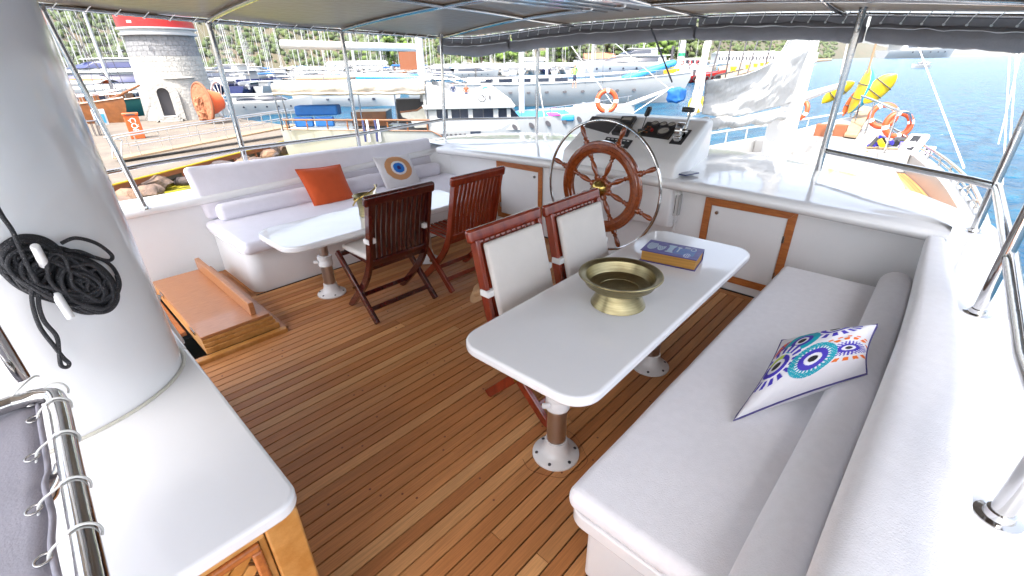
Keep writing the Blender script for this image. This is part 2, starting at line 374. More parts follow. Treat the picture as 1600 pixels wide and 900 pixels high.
# cross-section of lip: underside, rounded nose, top, outer edge
def lipfn(i, j):
    k = round(i*(N-1)); ix, iy = inner[k]; o_ = oo[k]; z = ztop(iy)
    prof = [(.20, -.075), (.03, -.07), (.008, -.05), (0, -.03), (.008, -.012), (.03, 0), (.12, .003)]
    m = 12; jj = round(j*(m+len(prof)-1+2))
    if jj < len(prof): return Vector((ix+prof[jj][0], iy, z+prof[jj][1]))
    t = (jj-len(prof)+1)/m
    if t <= 1: return Vector((ix+.12, iy, z+.003)).lerp(Vector((o_.x, o_.y, z-.03)), t)+Vector((0, 0, .03*math.sin(t*math.pi)))
    return Vector((o_.x+.02*(t > 1), o_.y, z-.03-(.08 if t < 1.1 else 1.2)))
top.grid(lipfn, N, 12+7+2)
top.build('coachroof_top', M['gel'], shell, smooth=50)
MB().prism([(3.42, -.14), (3.50, -.14), (3.50, 4.379), (3.42, 4.379)], -.05, .715).build('bulkhead', M['gelwall'], shell)
# port wall, sofa recess and coaming lip
pw = MB()
pw.box(-1.6, 3.5, 4.38, 4.46, -.05, .64)
pw.prism([(3.42, 4.18), (3.42, 4.40), (3.20, 4.385)], -.05, .69)
pw.build('port_wall', M['gelwall'], shell)
def lip(pts, prof, name, parent, m, up_=(0, 0, 1)):
    P = [Vector(p) for p in pts]; mb = MB()
    def fn(i, j):
        k = round(i*(len(P)-1)); t = (P[min(k+1, len(P)-1)]-P[max(k-1, 0)]).normalized(); sd = t.cross(Vector((0, 0, 1))).normalized()
        q = prof[round(j*(len(prof)-1))]; return P[k]+sd*q[0]+Vector((0, 0, q[1]))
    mb.grid(fn, len(P), len(prof)); return mb.build(name, m, parent, smooth=50)
lipprof = [(.0, -.07), (.055, -.065), (.075, -.05), (.082, -.03), (.072, -.01), (.045, 0), (-.30, .002), (-.36, -.02), (-.38, -.08), (-.38, -1.2)]
lip([(x, 4.385, .655+max(0, x-.9)*.03) for x in np.linspace(-1.6, 3.45, 20)], lipprof, 'port_coaming', shell, M['gel'])
# starboard sofa back base and side deck
sd = MB()
sdo = [(-1.6, -.75), (.2, -.72), (1.2, -.62), (2.0, -.50), (2.8, -.42), (3.4, -.36), (3.75, -.30), (3.98, -.14), (3.9, .0)]
sdo = [tuple(p.xy) for p in smooth_path([(a, b_, 0) for a, b_ in sdo], 5)]
sd.prism([(3.5, -.10), (-1.6, -.10)]+sdo, .60, .727)
sd.build('side_deck', M['gel'], shell, bevel=.03, seg=3)
MB().box(-1.6, 3.5, -.14, -.09, -.05, .60).build('starboard_wall', M['gelwall'], shell)
MB().prism([(-1.6, -.12)]+[(-1.6, -.68), (1.2, -.58), (2.8, -.40), (3.6, -.25), (3.6, -.12)], -1.2, .62).build('starboard_side', M['gelwall'], shell)
MB().box(-1.6, 3.36, .395, .405, .0, .004).build('deck_edge_caulk', M['seam'], shell)
MB().box(3.405, 3.424, -.1, 4.2, -.004, .006).build('bulkhead_foot_caulk', M['seam'], shell)

ad = MB().box(-9, -1.62, -.9, 4.9, -.25, -.02).build('aft_bounce_deck', M['gel'], None, bevel=.03); ad['kind'] = 'structure'  # unseen white deck added behind the camera to bounce sunlight under the roof
# locker doors in the bulkhead
def locker(y0, y1, z0, z1, label, knob_left):
    t = thing('locker_door', label, 'locker door', (3.42, (y0+y1)/2, z0), 'teak framed lockers in the bulkhead')
    fw_ = .052; x = 3.42
    for (a, b_, c, d) in ((y0, y1, z1-fw_, z1), (y0, y1, z0, z0+fw_)):
        MB().extrude([(x-.014, a, c if c == z0 else d), (x-.014, b_, c if c == z0 else d), (x-.014, b_-fw_, d if c == z0 else c), (x-.014, a+fw_, d if c == z0 else c)], (.012, 0, 0)).build('frame_strip', M['teaktrim'], t, bevel=.002)
    for (a, s_) in ((y0, 1), (y1, -1)):
        MB().extrude([(x-.0142, a, z0+.001), (x-.0142, a, z1-.001), (x-.0142, a+s_*fw_, z1-fw_-.001), (x-.0142, a+s_*fw_, z0+fw_+.001)], (.012, 0, 0)).build('frame_strip', M['teaktrim'], t, bevel=.002)
    MB().box(x-.007, x-.001, y0+fw_+.003, y1-fw_-.003, z0+fw_+.003, z1-fw_-.003).build('door_panel', M['gelwall'], t, bevel=.002)
    yk = (y1-fw_-.045) if knob_left else (y0+fw_+.045)
    MB().lathe([(.0, .012), (.012, .012), (.014, .008), (.014, 0)], (x-.007, yk, z1-fw_-.05), (-1, 0, 0), 16).build('latch', M['steel'], t)
    for zz in (z0+.14, z1-.2):
        yy = (y0+fw_-.004) if knob_left else (y1-fw_+.004)
        MB().box(x-.016, x-.006, yy-.007, yy+.007, zz-.025, zz+.025).build('hinge', M['steel'], t, bevel=.001)
    return t
locker(.61, 1.225, .07, .683, 'white locker door in a teak frame between the steering wheel and the long sofa', True)
locker(2.80, 3.42, .09, .692, 'white locker door in a teak frame left of the steering wheel, behind the chairs', False)
# shower handset in its holder right of the wheel
t = thing('shower_handset', 'white hand shower in its holder on the bulkhead right of the wheel', 'hand shower', (3.42, 1.44, .5))
hb = MB().rbox(3.355, 3.418, 1.405, 1.455, .50, .70, .018).build('holder', M['whiteP'], t)
MB().rbox(3.335, 3.372, 1.385, 1.402, .52, .685, .008).build('handle', M['white'], t)
MB().box(3.350, 3.354, 1.426, 1.431, .53, .67).build('slot', M['graphite'], hb)
c = [(3.395+.008*math.cos(a), 1.43+.010*math.sin(a), .50-a*.0022) for a in np.linspace(0, 60, 240)]
MB().tube(c, .0035, 5).build('coiled_lead', M['whiteP'], t)

# ================================================================== helm console
con = thing('helm_console', 'white sloping helm console with gauges and throttle lever', 'helm console', (3.6, 1.97, .77))
ya, yb, xf = 1.44, 2.49, 3.3
cb = MB()
def sect(y, ins=0): return [(3.42, y, .40), (3.32+ins, y, .42), (3.285+ins, y, .82), (3.30+ins, y, .90), (3.325+ins, y, .925-ins*.5), (3.75, y, 1.155-ins), (3.80, y, 1.168-ins), (3.93, y+.02*(y < 2), 1.17-ins), (3.96, y+.03*(y < 2), 1.15-ins), (4.35, y+.17*(y < 2), .76), (3.42, y, .70)]
ys = [ya-.0, ya+.012, ya+.04, yb-.04, yb-.012, yb]; ins = [.03, .008, 0, 0, .008, .03]
secs = [sect(y, i) for y, i in zip(ys, ins)]; n = len(secs[0])
cb.add([p for s_ in secs for p in s_], [(i*n+k, i*n+(k+1) % n, (i+1)*n+(k+1) % n, (i+1)*n+k) for i in range(len(secs)-1) for k in range(n)]+[tuple(range(n)), tuple(range((len(secs)-1)*n, len(secs)*n))])
cb.build('console_body', M['gelwall'], con, bevel=.012, seg=3)
P_ll = Vector((3.325, yb, .925)); e_u = Vector((0, -1, 0)); e_v = (Vector((3.75, yb, 1.155))-P_ll).normalized(); e_n = e_u.cross(e_v).normalized()
if e_n.x > 0: e_n = -e_n
def CF(px, py):
    d = ray(px, py); o = Vector((0, 0, H)); t_ = (P_ll-o).dot(e_n)/d.dot(e_n); q = o+d*t_-P_ll; return q.dot(e_u), q.dot(e_v)
def CP(u, v, n_=0): return P_ll+e_u*u+e_v*v+e_n*n_
def cpanel(pts, h0, h1, name, m, parent, bevel=.003):
    uv = [CF(*p) for p in pts]
    return MB().extrude([CP(a, b_, h0) for a, b_ in uv], e_n*(h1-h0)).build(name, m, parent, bevel=bevel)
cz = lambda x, y: (850+x/5.293, 160+y/5.293)
cpanel([cz(400, 117), cz(642, 138), cz(535, 262), cz(330, 205)], 0, .006, 'blank_panel', M['graphite'], con)
r1 = cpanel([cz(650, 140), cz(772, 140), cz(732, 200), cz(620, 190)], 0, .035, 'radio', M['black'], con, .005)
cpanel([cz(668, 152), cz(740, 156), cz(722, 178), cz(650, 172)], .0352, .037, 'radio_display', M['screen'], r1, 0)
r2 = cpanel([cz(625, 198), cz(735, 205), cz(690, 290), cz(560, 270)], 0, .032, 'radio', M['black'], con, .005)
for k in range(4):
    for j in range(2): cpanel([cz(600+k*22-j*16, 225+j*22), cz(614+k*22-j*16, 227+j*22), cz(609+k*22-j*16, 235+j*22), cz(595+k*22-j*16, 233+j*22)], .032, .036, 'radio_key', M['graphite'], r2, 0)
r3 = cpanel([cz(520, 292), cz(735, 320), cz(690, 385), cz(480, 350)], 0, .010, 'switch_panel', M['black'], con, .002)
for k in range(6): cpanel([cz(530+k*32-20*0, 305+k*4), cz(548+k*32, 307+k*4), cz(544+k*32, 313+k*4), cz(526+k*32, 311+k*4)], .010, .012, 'switch_legend', M['whiteP'], r3, 0)
for k in range(5): cpanel([cz(510+k*34, 338+k*5), cz(530+k*34, 341+k*5), cz(520+k*34, 352+k*5), cz(500+k*34, 349+k*5)], .010, .013, 'switch_legend', M['whiteP'], r3, 0)
g = cpanel([cz(855, 165), cz(1122, 190), cz(1030, 312), cz(775, 275)], 0, .008, 'gauge_panel', M['black'], con, .002)
def gauge(zx, zy, r_):
    u, v = CF(*cz(zx, zy))
    q = MB().lathe([(r_, 0), (r_, .012), (r_*.86, .014), (r_*.84, .008)], CP(u, v, .008), e_n, 20).build('gauge', M['graphite'], g)
    MB().lathe([(0, .0105), (r_*.83, .010)], CP(u, v, .008), e_n, 20).build('dial', M['screen'], q)
    MB().bar(CP(u, v, .0195), CP(u+r_*.5, v+r_*.45, .0195), .002, .001, e_n).build('needle', M['black'], q)
for a in ((920, 187, .030), (990, 193, .030), (1057, 198, .030), (990, 250, .050)): gauge(*a)
for i, (a, b_) in enumerate(((862, 212), (845, 232), (828, 250), (885, 216), (868, 236), (850, 256))):
    u, v = CF(*cz(a, b_)); MB().lathe([(.009, 0), (.009, .008), (0, .012)], CP(u, v, .008), e_n, 10).build('push_button', M['rust'], g)
u, v = CF(*cz(893, 240)); k_ = MB().lathe([(.014, 0), (.012, .014), (0, .015)], CP(u, v, .008), e_n, 12).build('start_knob', M['red'], g)
MB().bar(CP(u, v, .02), CP(u-.07, v-.05, .03), .012, .003, e_n).build('key', M['steel'], g)
MB().tube([CP(u-.07, v-.05, .03), CP(u-.09, v-.08, .02), CP(u-.085, v-.11, .01)], .003, 5).build('key_fob', M['hubbrass'], g)
# fist microphone
mic = thing('radio_microphone', 'black fist microphone standing on the helm console above the radio', 'microphone', CP(*CF(*cz(795, 270))))
pm = CP(*CF(*cz(800, 250)), .0)
tipm = pm+Vector((.05, -.02, .16))
MB().tube([pm, pm.lerp(tipm, .5)+Vector((0, 0, .004)), tipm], [.004, .003, .004], 8).build('stalk', M['black'], mic)
MB().rbox(-.026, .026, -.016, .016, -.04, .04, .014, M=Matrix.Translation(tipm) @ Matrix.Rotation(R(20), 4, 'X')).build('microphone_head', M['black'], mic)
MB().box(-.022, .022, -.02, .02, 0, .03, M=Matrix.Translation(pm)).build('mount', M['black'], mic, bevel=.004)
# throttle
th = thing('throttle_lever', 'chrome throttle lever with black grip at the right of the console', 'throttle', CP(*CF(*cz(1120, 350))))
u, v = CF(*cz(1125, 300))
MB().extrude([CP(u-.055, v-.075, 0), CP(u+.045, v-.075, 0), CP(u+.045, v+.11, 0), CP(u-.055, v+.11, 0)], e_n*.008).build('base_plate', M['black'], th, bevel=.003)
cen = CP(u, v+.02, .055)
MB().lathe([(0, -.03), (.05, -.03), (.062, -.02), (.062, .02), (.05, .03), (0, .03)], cen, (0, 1, 0), 28).build('throttle_housing', M['steel'], th)
MB().extrude([CP(u-.03, v-.06, .007), CP(u+.03, v-.06, .007), CP(u+.03, v+.09, .007), CP(u-.03, v+.09, .007)], e_n*.05).build('throttle_foot', M['steel'], th, bevel=.01)
lt = cen+Vector((.05, -.035, .145)); l0 = cen+Vector((0, -.035, 0))
MB().bar(l0, lt, .02, .012, (0, 1, 0)).build('lever', M['steel'], th, bevel=.004)
MB().lathe([(0, -.015), (.018, -.015), (.018, .01), (.008, .02), (0, .02)], l0, (0, -1, 0), 14).build('pivot_knob', M['steel'], th)
MB().rbox(-.022, .022, -.045, .045, -.018, .018, .010, M=Matrix.Translation(lt+Vector((0, .02, .005)))).build('grip', M['black'], th)
# hub keyhole cover behind the wheel
MB().lathe([(.018, 0), (.018, .01), (0, .014)], (3.285, 1.74, .80), (-1, 0, 0), 14).build('key_switch', M['steel'], con)
MB().bar((3.27, 1.74, .80), (3.255, 1.70, .795), .012, .004).build('key', M['black'], con)

# ================================================================== steering wheel
WC = Vector((2.9, 1.82, .755))
wh = thing('steering_wheel', 'varnished wooden ship steering wheel with brass hub and steel outer ring', 'steering wheel', tuple(WC))
MB().tube([WC+Vector((0, .474*math.cos(a), .474*math.sin(a))) for a in np.linspace(0, 2*math.pi, 97)[:-1]], .0105, 10, closed=True).build('outer_ring', M['steel'], wh)
q = lambda r_, x: (r_, x)
ri, ro, th_ = .250, .336, .021
prof = [(ri, -th_*.6), (ri+.006, -th_), (ri+.030, -th_*1.05), (ri+.034, -th_*1.25), (ro-.026, -th_*1.25), (ro-.022, -th_*1.05), (ro-.005, -th_), (ro, -th_*.6), (ro, th_*.6), (ro-.005, th_), (ri+.006, th_), (ri, th_*.6)]
rim = MB(); n = 72; vs = []
for (r_, x) in prof:
    for k in range(n):
        a = 2*math.pi*k/n; vs.append(WC+Vector((x, r_*math.cos(a), r_*math.sin(a))))
m_ = len(prof)
rim.add(vs, [(i*n+k, i*n+(k+1) % n, ((i+1) % m_)*n+(k+1) % n, ((i+1) % m_)*n+k) for i in range(m_) for k in range(n)])
rim.build('rim', M['wheelwood'], wh, smooth=30)
for k in range(8):
    a = R(20+45*k); dr = Vector((0, math.cos(a), math.sin(a)))
    MB().lathe([(.016, .04), (.022, .065), (.024, .085), (.012, .10), (.015, .115), (.021, .15), (.017, .185), (.011, .205), (.017, .215), (.013, .228), (.020, .24), (.020, .262)], WC, dr, 14).build('spoke', M['wheelwood'], wh)
    MB().lathe([(.022, .325), (.022, .352), (.013, .362), (.018, .372), (.012, .382), (.015, .40), (.019, .43), (.016, .455), (.009, .463), (0, .464)], WC, dr, 14).build('handle', M['wheelwood'], wh)
MB().lathe([(.075, -.02), (.078, .0), (.075, .018), (.05, .02)], WC, (-1, 0, 0), 28).build('hub', M['wheelwood'], wh)
MB().lathe([(.058, .015), (.060, .025), (.052, .045), (.034, .062), (.012, .070), (0, .071)], WC, (-1, 0, 0), 28).build('hub_cap', M['hubbrass'], wh)
MB().lathe([(.035, .0), (.035, .40)], WC, (1, 0, 0), 20).build('shaft', M['gelwall'], wh)

# phone on coachroof lip
pz = ztop(1.5)+.004
ph = MB().rbox(-.075, .075, -.038, .038, 0, .009, .004, M=Matrix.Translation((3.34+.0, 1.285, pz)) @ Matrix.Rotation(R(-12), 4, 'Z'))
pz = ztop(1.3)+.022; p0 = U(1075, 272, pz)
ph = MB().rbox(-.08, .08, -.04, .04, 0, .010, .004, M=Matrix.Translation((p0.x, p0.y, pz)) @ Matrix.Rotation(R(-14), 4, 'Z')).build('mobile_phone', M['navy'])
tag(ph, 'dark blue mobile phone lying on the coaming right of the console', 'phone')

# ================================================================== port sofa (background left) and starboard sofa
sf = thing('corner_sofa', 'white padded bench with tall back along the port coaming, behind the small table', 'bench', (2.1, 3.9, 0))
bs = MB(); bp_ = rrect(.94, 3.40, 3.60, 4.37, [.01, .01, .10, .01], 6)
n = len(bp_); bs.add([(p[0]+(.0), p[1]+.035*(p[1] < 3.8), 0) for p in bp_]+[(p[0], p[1], .345) for p in bp_], [tuple(range(n)), tuple(range(n, 2*n))]+[(i, (i+1) % n, n+(i+1) % n, n+i) for i in range(n)])
bs.build('base', M['gelwall'], sf)
MB().prism(rrect(.915, 3.41, 3.53, 4.375, [.01, .01, .12, .01]), .345, .362).build('seat_board', M['gel'], sf, bevel=.005)
MB().rbox(.90, 3.40, 3.48, 4.37, .363, .455, .05, puff=.012, wob=.004).build('seat_cushion', M['vinyl'], sf)
Tb = Matrix.Translation((0, 4.335, .46)) @ Matrix.Rotation(R(-9), 4, 'X')
bk = MB().rbox(.93, 3.34, -.02, .085, 0, .43, .04, puff=.02, wob=.006, M=Tb)
bk.v = [(x-.05*max(0, z-.46)/.43*(1 if x < 2 else .6), y, z-(.045*(x-.93)/2.4 if z > .7 else 0)) for x, y, z in bk.v]
bk.build('backrest', M['vinyl'], sf)
MB().rbox(.985, 3.30, 4.19, 4.325, .452, .585, .05, puff=.01, wob=.005).build('bolster', M['vinyl'], sf)
MB().box(.93, 3.41, 3.615, 3.622, -.003, .006).build('base_caulk', M['seam'], sf)

ls = thing('long_sofa', 'long white towelling bench along the starboard side with bolster and back cushion', 'bench', (2, .25, 0))
MB().prism(rrect(.87, 3.41, -.08, .505, [.02, .02, .06, .02]), 0, .288).build('base', M['gelwall'], ls, bevel=.01)
MB().prism(rrect(.82, 3.11, -.08, .555, [.02, .06, .02, .02]), .2885, .342).build('seat_board', M['gel'], ls, bevel=.006, seg=3)
cu = MB().rbox(.815, 3.12, -.08, .56, .344, .425, .035, puff=.012, wob=.004, res=24)
cu.build('seat_cushion', M['terry'], ls)
MB().tube([(.835, .545, .417), (3.10, .545, .417)], .0022, 5).build('seam', M['strap'], ls)
MB().tube([(.832, -.0, .417), (.832, .53, .417)], .0022, 5).build('seam', M['strap'], ls)
MB().tube([(1.98, .56, .36), (1.98, .545, .43), (1.98, .09, .436)], .0016, 5).build('seam', M['strap'], ls)
MB().tube([(x, .005+.008*math.sin(x*2), .497) for x in np.linspace(.60, 3.09, 30)], [.04]+[.075+.0012*math.sin(i*.6) for i in range(28)]+[.04], 22).build('bolster', M['terry'], ls, smooth=60)
def backfn():
    xs = list(np.linspace(.40, 3.17, 40)); xs = [xs[0]]+xs+[xs[-1]]; V_ = []; n_ = 26
    base = []
    for i, x in enumerate(xs):
        yo = -.14-.068*(3.2-x)
        if i == 0 or i == len(xs)-1: s_ = .001
        elif i == 1 or i == len(xs)-2: s_ = .80
        elif i == 2 or i == len(xs)-3: s_ = .97
        else: s_ = 1
        xx = x + (0 if s_ > .9 else (.0 if s_ > .5 else (.03 if x > 2 else -.03)))
        c_ = Vector((xx, (-.055+yo)/2, .585)); hy = (yo+.055)/2; 
        for k in range(n_):
            a = 2*math.pi*k/n_; ca, sa = math.cos(a), math.sin(a); ex = .42
            yy = abs(ca)**ex*(1 if ca > 0 else -1)*abs(hy)+.012*math.sin(x*2.1+sa); zz = abs(sa)**ex*(1 if sa > 0 else -1)*.19
            yy += .025*(zz/.19)*.5
            V_.append(c_+Vector((0, yy*s_, zz*s_)))
    F_ = [(i*n_+k, i*n_+(k+1) % n_, (i+1)*n_+(k+1) % n_, (i+1)*n_+k) for i in range(len(xs)-1) for k in range(n_)]
    return MB().add(V_, F_)
backfn().build('back_cushion', M['terry'], ls, smooth=60)

# ================================================================== tables
def pedestal(x, y, zt, t, big=1.0):
    p = MB().lathe([(.106, 0), (.106, .009), (.100, .014), (.074, .022), (.058, .042), (.050, .072), (.049, .09)], (x, y, .001), n=32).build('foot_flange', M['pedwhite'], t)
    for k in range(6):
        a = R(60*k+20); MB().lathe([(.008, 0), (.007, .005), (0, .006)], (x+.088*math.cos(a), y+.088*math.sin(a), .016), n=8).build('screw', M['graphite'], p)
    MB().lathe([(.043, .09), (.043, zt*.55)], (x, y, 0), n=28).build('lower_tube', M['alu'], t)
    c_ = MB().lathe([(.044, 0), (.052, .004), (.052, .035), (.049, .04), (.049, .055), (.053, .06), (.053, .078), (.044, .082)], (x, y, zt*.55-.04), n=28).build('collar', M['pedwhite'], t)
    MB().bar((x-.05, y+.0, zt*.55), (x-.08, y+.02, zt*.55+.005), .016, .022).build('clamp_lever', M['pedwhite'], c_, bevel=.004)
    MB().lathe([(.035, zt*.55), (.035, zt-.01)], (x, y, 0), n=24).build('upper_tube', M['alu'], t)
    MB().lathe([(.05, zt-.06), (.09, zt-.012), (.09, zt)], (x, y, 0), n=24).build('top_socket', M['pedwhite'], t)
def table(label, x0, x1, y0, y1, z, peds, r, rot=0):
    t = thing('table', label, 'table', ((x0+x1)/2, (y0+y1)/2, 0), 'white pedestal tables')
    cx, cy = (x0+x1)/2, (y0+y1)/2
    pts = [(cx+(a-cx)*math.cos(rot)-(b_-cy)*math.sin(rot), cy+(a-cx)*math.sin(rot)+(b_-cy)*math.cos(rot)) for a, b_ in rrect(x0, x1, y0, y1, r, 10)]
    MB().prism(pts, z-.042, z).build('tabletop', M['gel'], t, bevel=.012, seg=4)
    MB().prism([(cx+(a-cx)*.94, cy+(b_-cy)*.86) for a, b_ in pts], z-.058, z-.0425).build('under_frame', M['gelwall'], t)
    for p in peds: pedestal(p[0], p[1], z-.055, t)
    return t
table('large glossy white table with the brass bowl and book on it', .955, 2.70, .625, 1.235, .62, [(1.235, .91), (2.125, .912)], .11, R(1.2))
table('smaller glossy white table in front of the far bench, holding the brass ice bucket', .97, 2.57, 2.86, 3.43, .56, [(1.345, 3.21), (2.26, 3.18)], .13, 0)
# water stain ring around the near pedestal
st = smooth_path([(1.235+.145*math.cos(a)*(1+.10*math.sin(3*a)), .91+.135*math.sin(a)*(1+.08*math.cos(5*a)), .0004) for a in np.linspace(2.5, 7.4, 14)], 5)
tag(MB().tube(st, .0012, 4).build('stain_ring', M['rust']), 'thin brown tide mark on the planks around the table foot', 'stain')

# ================================================================== folding chairs
def make_chair(loc, rz, label, wood, pad):
    t = thing('folding_chair', label, 'folding chair', (0, 0, 0), 'wooden folding chairs at the two tables')
    W = .225
    for s_ in (-1, 1):
        x = s_*W
        p = [(x, -.275, .855), (x, -.215, .60), (x, -.165, .42), (x, -.05, .245), (x, .20, .0)]
        mb = MB(); sp = smooth_path(p, 5)
        for a, b_ in zip(sp, sp[1:]): pass
        vs = []; fs = []
        for i, c_ in enumerate(sp):
            tn = (sp[min(i+1, len(sp)-1)]-sp[max(i-1, 0)]).normalized(); nn = Vector((0, -tn.z, tn.y))
            if i == len(sp)-1: nn = Vector((0, 1, 0))
            for (a, b_) in ((-.013, -.025), (.013, -.025), (.013, .025), (-.013, .025)): vs.append(c_+Vector((a, 0, 0))+nn*b_)
        for i in range(len(sp)-1):
            for k in range(4): fs.append((i*4+k, i*4+(k+1) % 4, (i+1)*4+(k+1) % 4, (i+1)*4+k))
        fs += [(0, 1, 2, 3), tuple(range(len(vs)-4, len(vs)))]
        mb.add(vs, fs); mb.build('back_leg_frame', wood, t, bevel=.004)
        x2 = s_*(W+.026)
        MB().bar((x2, .21, .43), (x2, -.20, .005), .024, .050, (0, 1, 1)).build('leg', wood, t, bevel=.004)
        MB().lathe([(.009, -.006), (.009, .006)], (x+s_*.044, .02, .215), (1, 0, 0), 10).build('pivot_bolt', M['hubbrass'], t)
    # crest rail
    cr = MB().rbox(-.262, .262, -.020, .020, -.034, .034, .017, res=16, M=Matrix.Translation((0, -.285, .873)) @ Matrix.Rotation(R(12), 4, 'X'))
    cr.build('crest_rail', wood, t)
    MB().rbox(-.23, .23, -.013, .013, -.024, .024, .010, M=Matrix.Translation((0, -.172, .435)) @ Matrix.Rotation(R(15), 4, 'X')).build('lower_rail', wood, t)
    for k in range(11):
        x = -.19+.038*k
        pts = [(x, -.280, .86), (x, -.228+.012, .66), (x, -.185, .50), (x, -.170, .43)]
        sp = smooth_path(pts, 3); vs = []; fs = []
        for c_ in sp:
            for (a, b_) in ((-.0128, -.006), (.0128, -.006), (.0128, .006), (-.0128, .006)): vs.append(c_+Vector((a, b_, 0)))
        for i in range(len(sp)-1):
            for q_ in range(4): fs.append((i*4+q_, i*4+(q_+1) % 4, (i+1)*4+(q_+1) % 4, (i+1)*4+q_))
        MB().add(vs, fs).build('back_slat', wood, t, smooth=0)
    for k in range(9):
        x = -.18+.045*k
        MB().bar((x, -.16, .405), (x, .215, .425), .030, .014).build('seat_slat', wood, t, smooth=0)
    for y, z in ((.20, .41), (-.13, .385)): MB().bar((-.235, y, z), (.235, y, z), .026, .03).build('seat_rail', wood, t, bevel=.004)
    MB().bar((-W, .115, .085), (W, .115, .085), .018, .032, (0, 1, 1)).build('stretcher', wood, t, bevel=.003)
    MB().bar((-W-.02, -.125, .085), (W+.02, -.125, .085), .018, .032, (0, 1, 1)).build('stretcher', wood, t, bevel=.003)
    if pad:
        c_ = thing_pad = MB()
        c_.rbox(-.205, .205, -.16, .225, .432, .468, .016, puff=.008, wob=.003)
        c_.build('seat_pad', M['cream'], t)
        Mb = Matrix.Translation((0, -.128, .45)) @ Matrix.Rotation(R(15.0), 4, 'X')
        b_ = MB().rbox(-.205, .205, -.016, .016, 0, .405, .014, puff=.006, wob=.003, M=Mb).build('back_pad', M['cream'], t)
        for s_ in (-1, 1):
            zc = .60; yc = -.205
            MB().rbox(s_*.215-.030, s_*.215+.030, yc-.030, yc+.030, zc-.017, zc+.017, .006, M=None).build('strap', M['strap'], b_)
    t.location = loc; t.rotation_euler = (0, 0, rz)
    return t
make_chair((1.573, 2.72, 0), 0, 'dark mahogany folding chair with a cream pad, seen from behind at the smaller table', M['mahog'], True)
make_chair((2.225, 2.70, 0), R(0), 'reddish slatted folding chair without any pad, between the dark chair and the locker', M['mahog2'], False)
make_chair((1.57, 1.235, 0), R(180), 'folding chair with cream back pad at the large table, nearer the brass bowl', M['mahog2'], True)
make_chair((2.115, 1.225, 0), R(180), 'folding chair with cream back pad just in front of the steering wheel', M['mahog2'], True)
# straw bag behind chair
sh = U(748, 474, .0)
hat = MB().lathe([(0, .05), (.05, .05), (.06, .04), (.065, .006), (.12, 0), (.125, .006), (.07, .012)], (2.0, 2.0, .45), (.3, 1, .1), 28)
hp = U(752, 455, .12)
hat = MB().lathe([(0, .05), (.04, .048), (.055, .035), (.06, .008), (.105, 0), (.108, .005), (.06, .012)], (hp.x, hp.y, .12), (-.55, .35, .75), 28).build('straw_hat', M['straw'])
tag(hat, 'tan straw hat leaning low behind the nearer padded chair', 'hat')

# ================================================================== table-top things
bw = thing('brass_bowl', 'wide antique brass bowl on a flared foot on the large table', 'bowl', (1.60, .915, .621))
MB().lathe([(.122, 0), (.127, .004), (.124, .010), (.112, .035), (.101, .066), (.099, .078), (.106, .084), (.132, .094), (.158, .112), (.168, .132), (.172, .143), (.184, .149), (.191, .156), (.185, .161), (.170, .158), (.158, .150), (.150, .126), (.138, .104), (.116, .092), (.09, .088), (.088, .085), (0, .083)], (1.60, .915, .621), n=56).build('bowl_body', M['brass'], bw, smooth=25)
MB().tube([(1.60+.186*math.cos(a), .915+.186*math.sin(a), .779) for a in np.linspace(0, 2*math.pi, 65)[:-1]], .004, 6, closed=True).build('rolled_rim', M['brass'], bw)
MB().tube([(1.60+.121*math.cos(a), .915+.121*math.sin(a), .625) for a in np.linspace(0, 2*math.pi, 49)[:-1]], .004, 6, closed=True).build('foot_rim', M['brass'], bw)

bw.scale = (.955, .955, .93); bw.location = (1.635, .893, .621)
def pcolor(o, fn):
    me = o.data; ca = me.color_attributes.new('print', 'FLOAT_COLOR', 'POINT')
    for i, v in enumerate(me.vertices): ca.data[i].color = (*fn(i), 1)
# book
A_, B_, C_, D_ = U(1001, 388, .69), U(1089, 405, .69), U(1096, 387, .69), U(1014, 369, .69)
bx = (B_-A_).normalized(); by = Vector((-bx.y, bx.x, 0)); L_ = (B_-A_).length; Wd = .175
Mk = Matrix(((bx.x, by.x, 0, A_.x), (bx.y, by.y, 0, A_.y), (0, 0, 1, .621), (0, 0, 0, 1)))
bo = thing('book', 'thick purple-blue book with drawings on the cover lying on the large table', 'book', tuple(Mk.translation))
M['page'] = mat('ochre_page_edges', (.60, .30, .06), .7, bump=.5, bscale=30, vary=.3, vscale=3, stretch=(1, 1, 60))
M['purple'] = mat('purple_cover', (.055, .045, .20), .4)
MB().box(.006, L_-.006, .008, Wd-.002, .004, .058, M=Mk).build('page_block', M['page'], bo)
MB().box(0, L_, 0, Wd, 0, .004, M=Mk).build('back_cover', M['purple'], bo)
MB().box(-.0, L_, Wd, Wd+.004, 0, .0625, M=Mk).build('spine', M['purple'], bo)
nu, nv = 130, 76
cv = MB().grid(lambda i, j: Mk @ Vector((i*L_, j*Wd, .0625)), nu, nv)
b0 = len(cv.v)
cv.add([Mk @ Vector(p) for p in ((0, 0, .0625), (L_, 0, .0625), (L_, Wd, .0625), (0, Wd, .0625), (0, 0, .0585), (L_, 0, .0585), (L_, Wd, .0585), (0, Wd, .0585))], [(0, 1, 5, 4), (1, 2, 6, 5), (2, 3, 7, 6), (3, 0, 4, 7), (4, 5, 6, 7)])
cvo = cv.build('front_cover', vcol_mat('book_cover_print', .35, .02), bo, recalc=False)
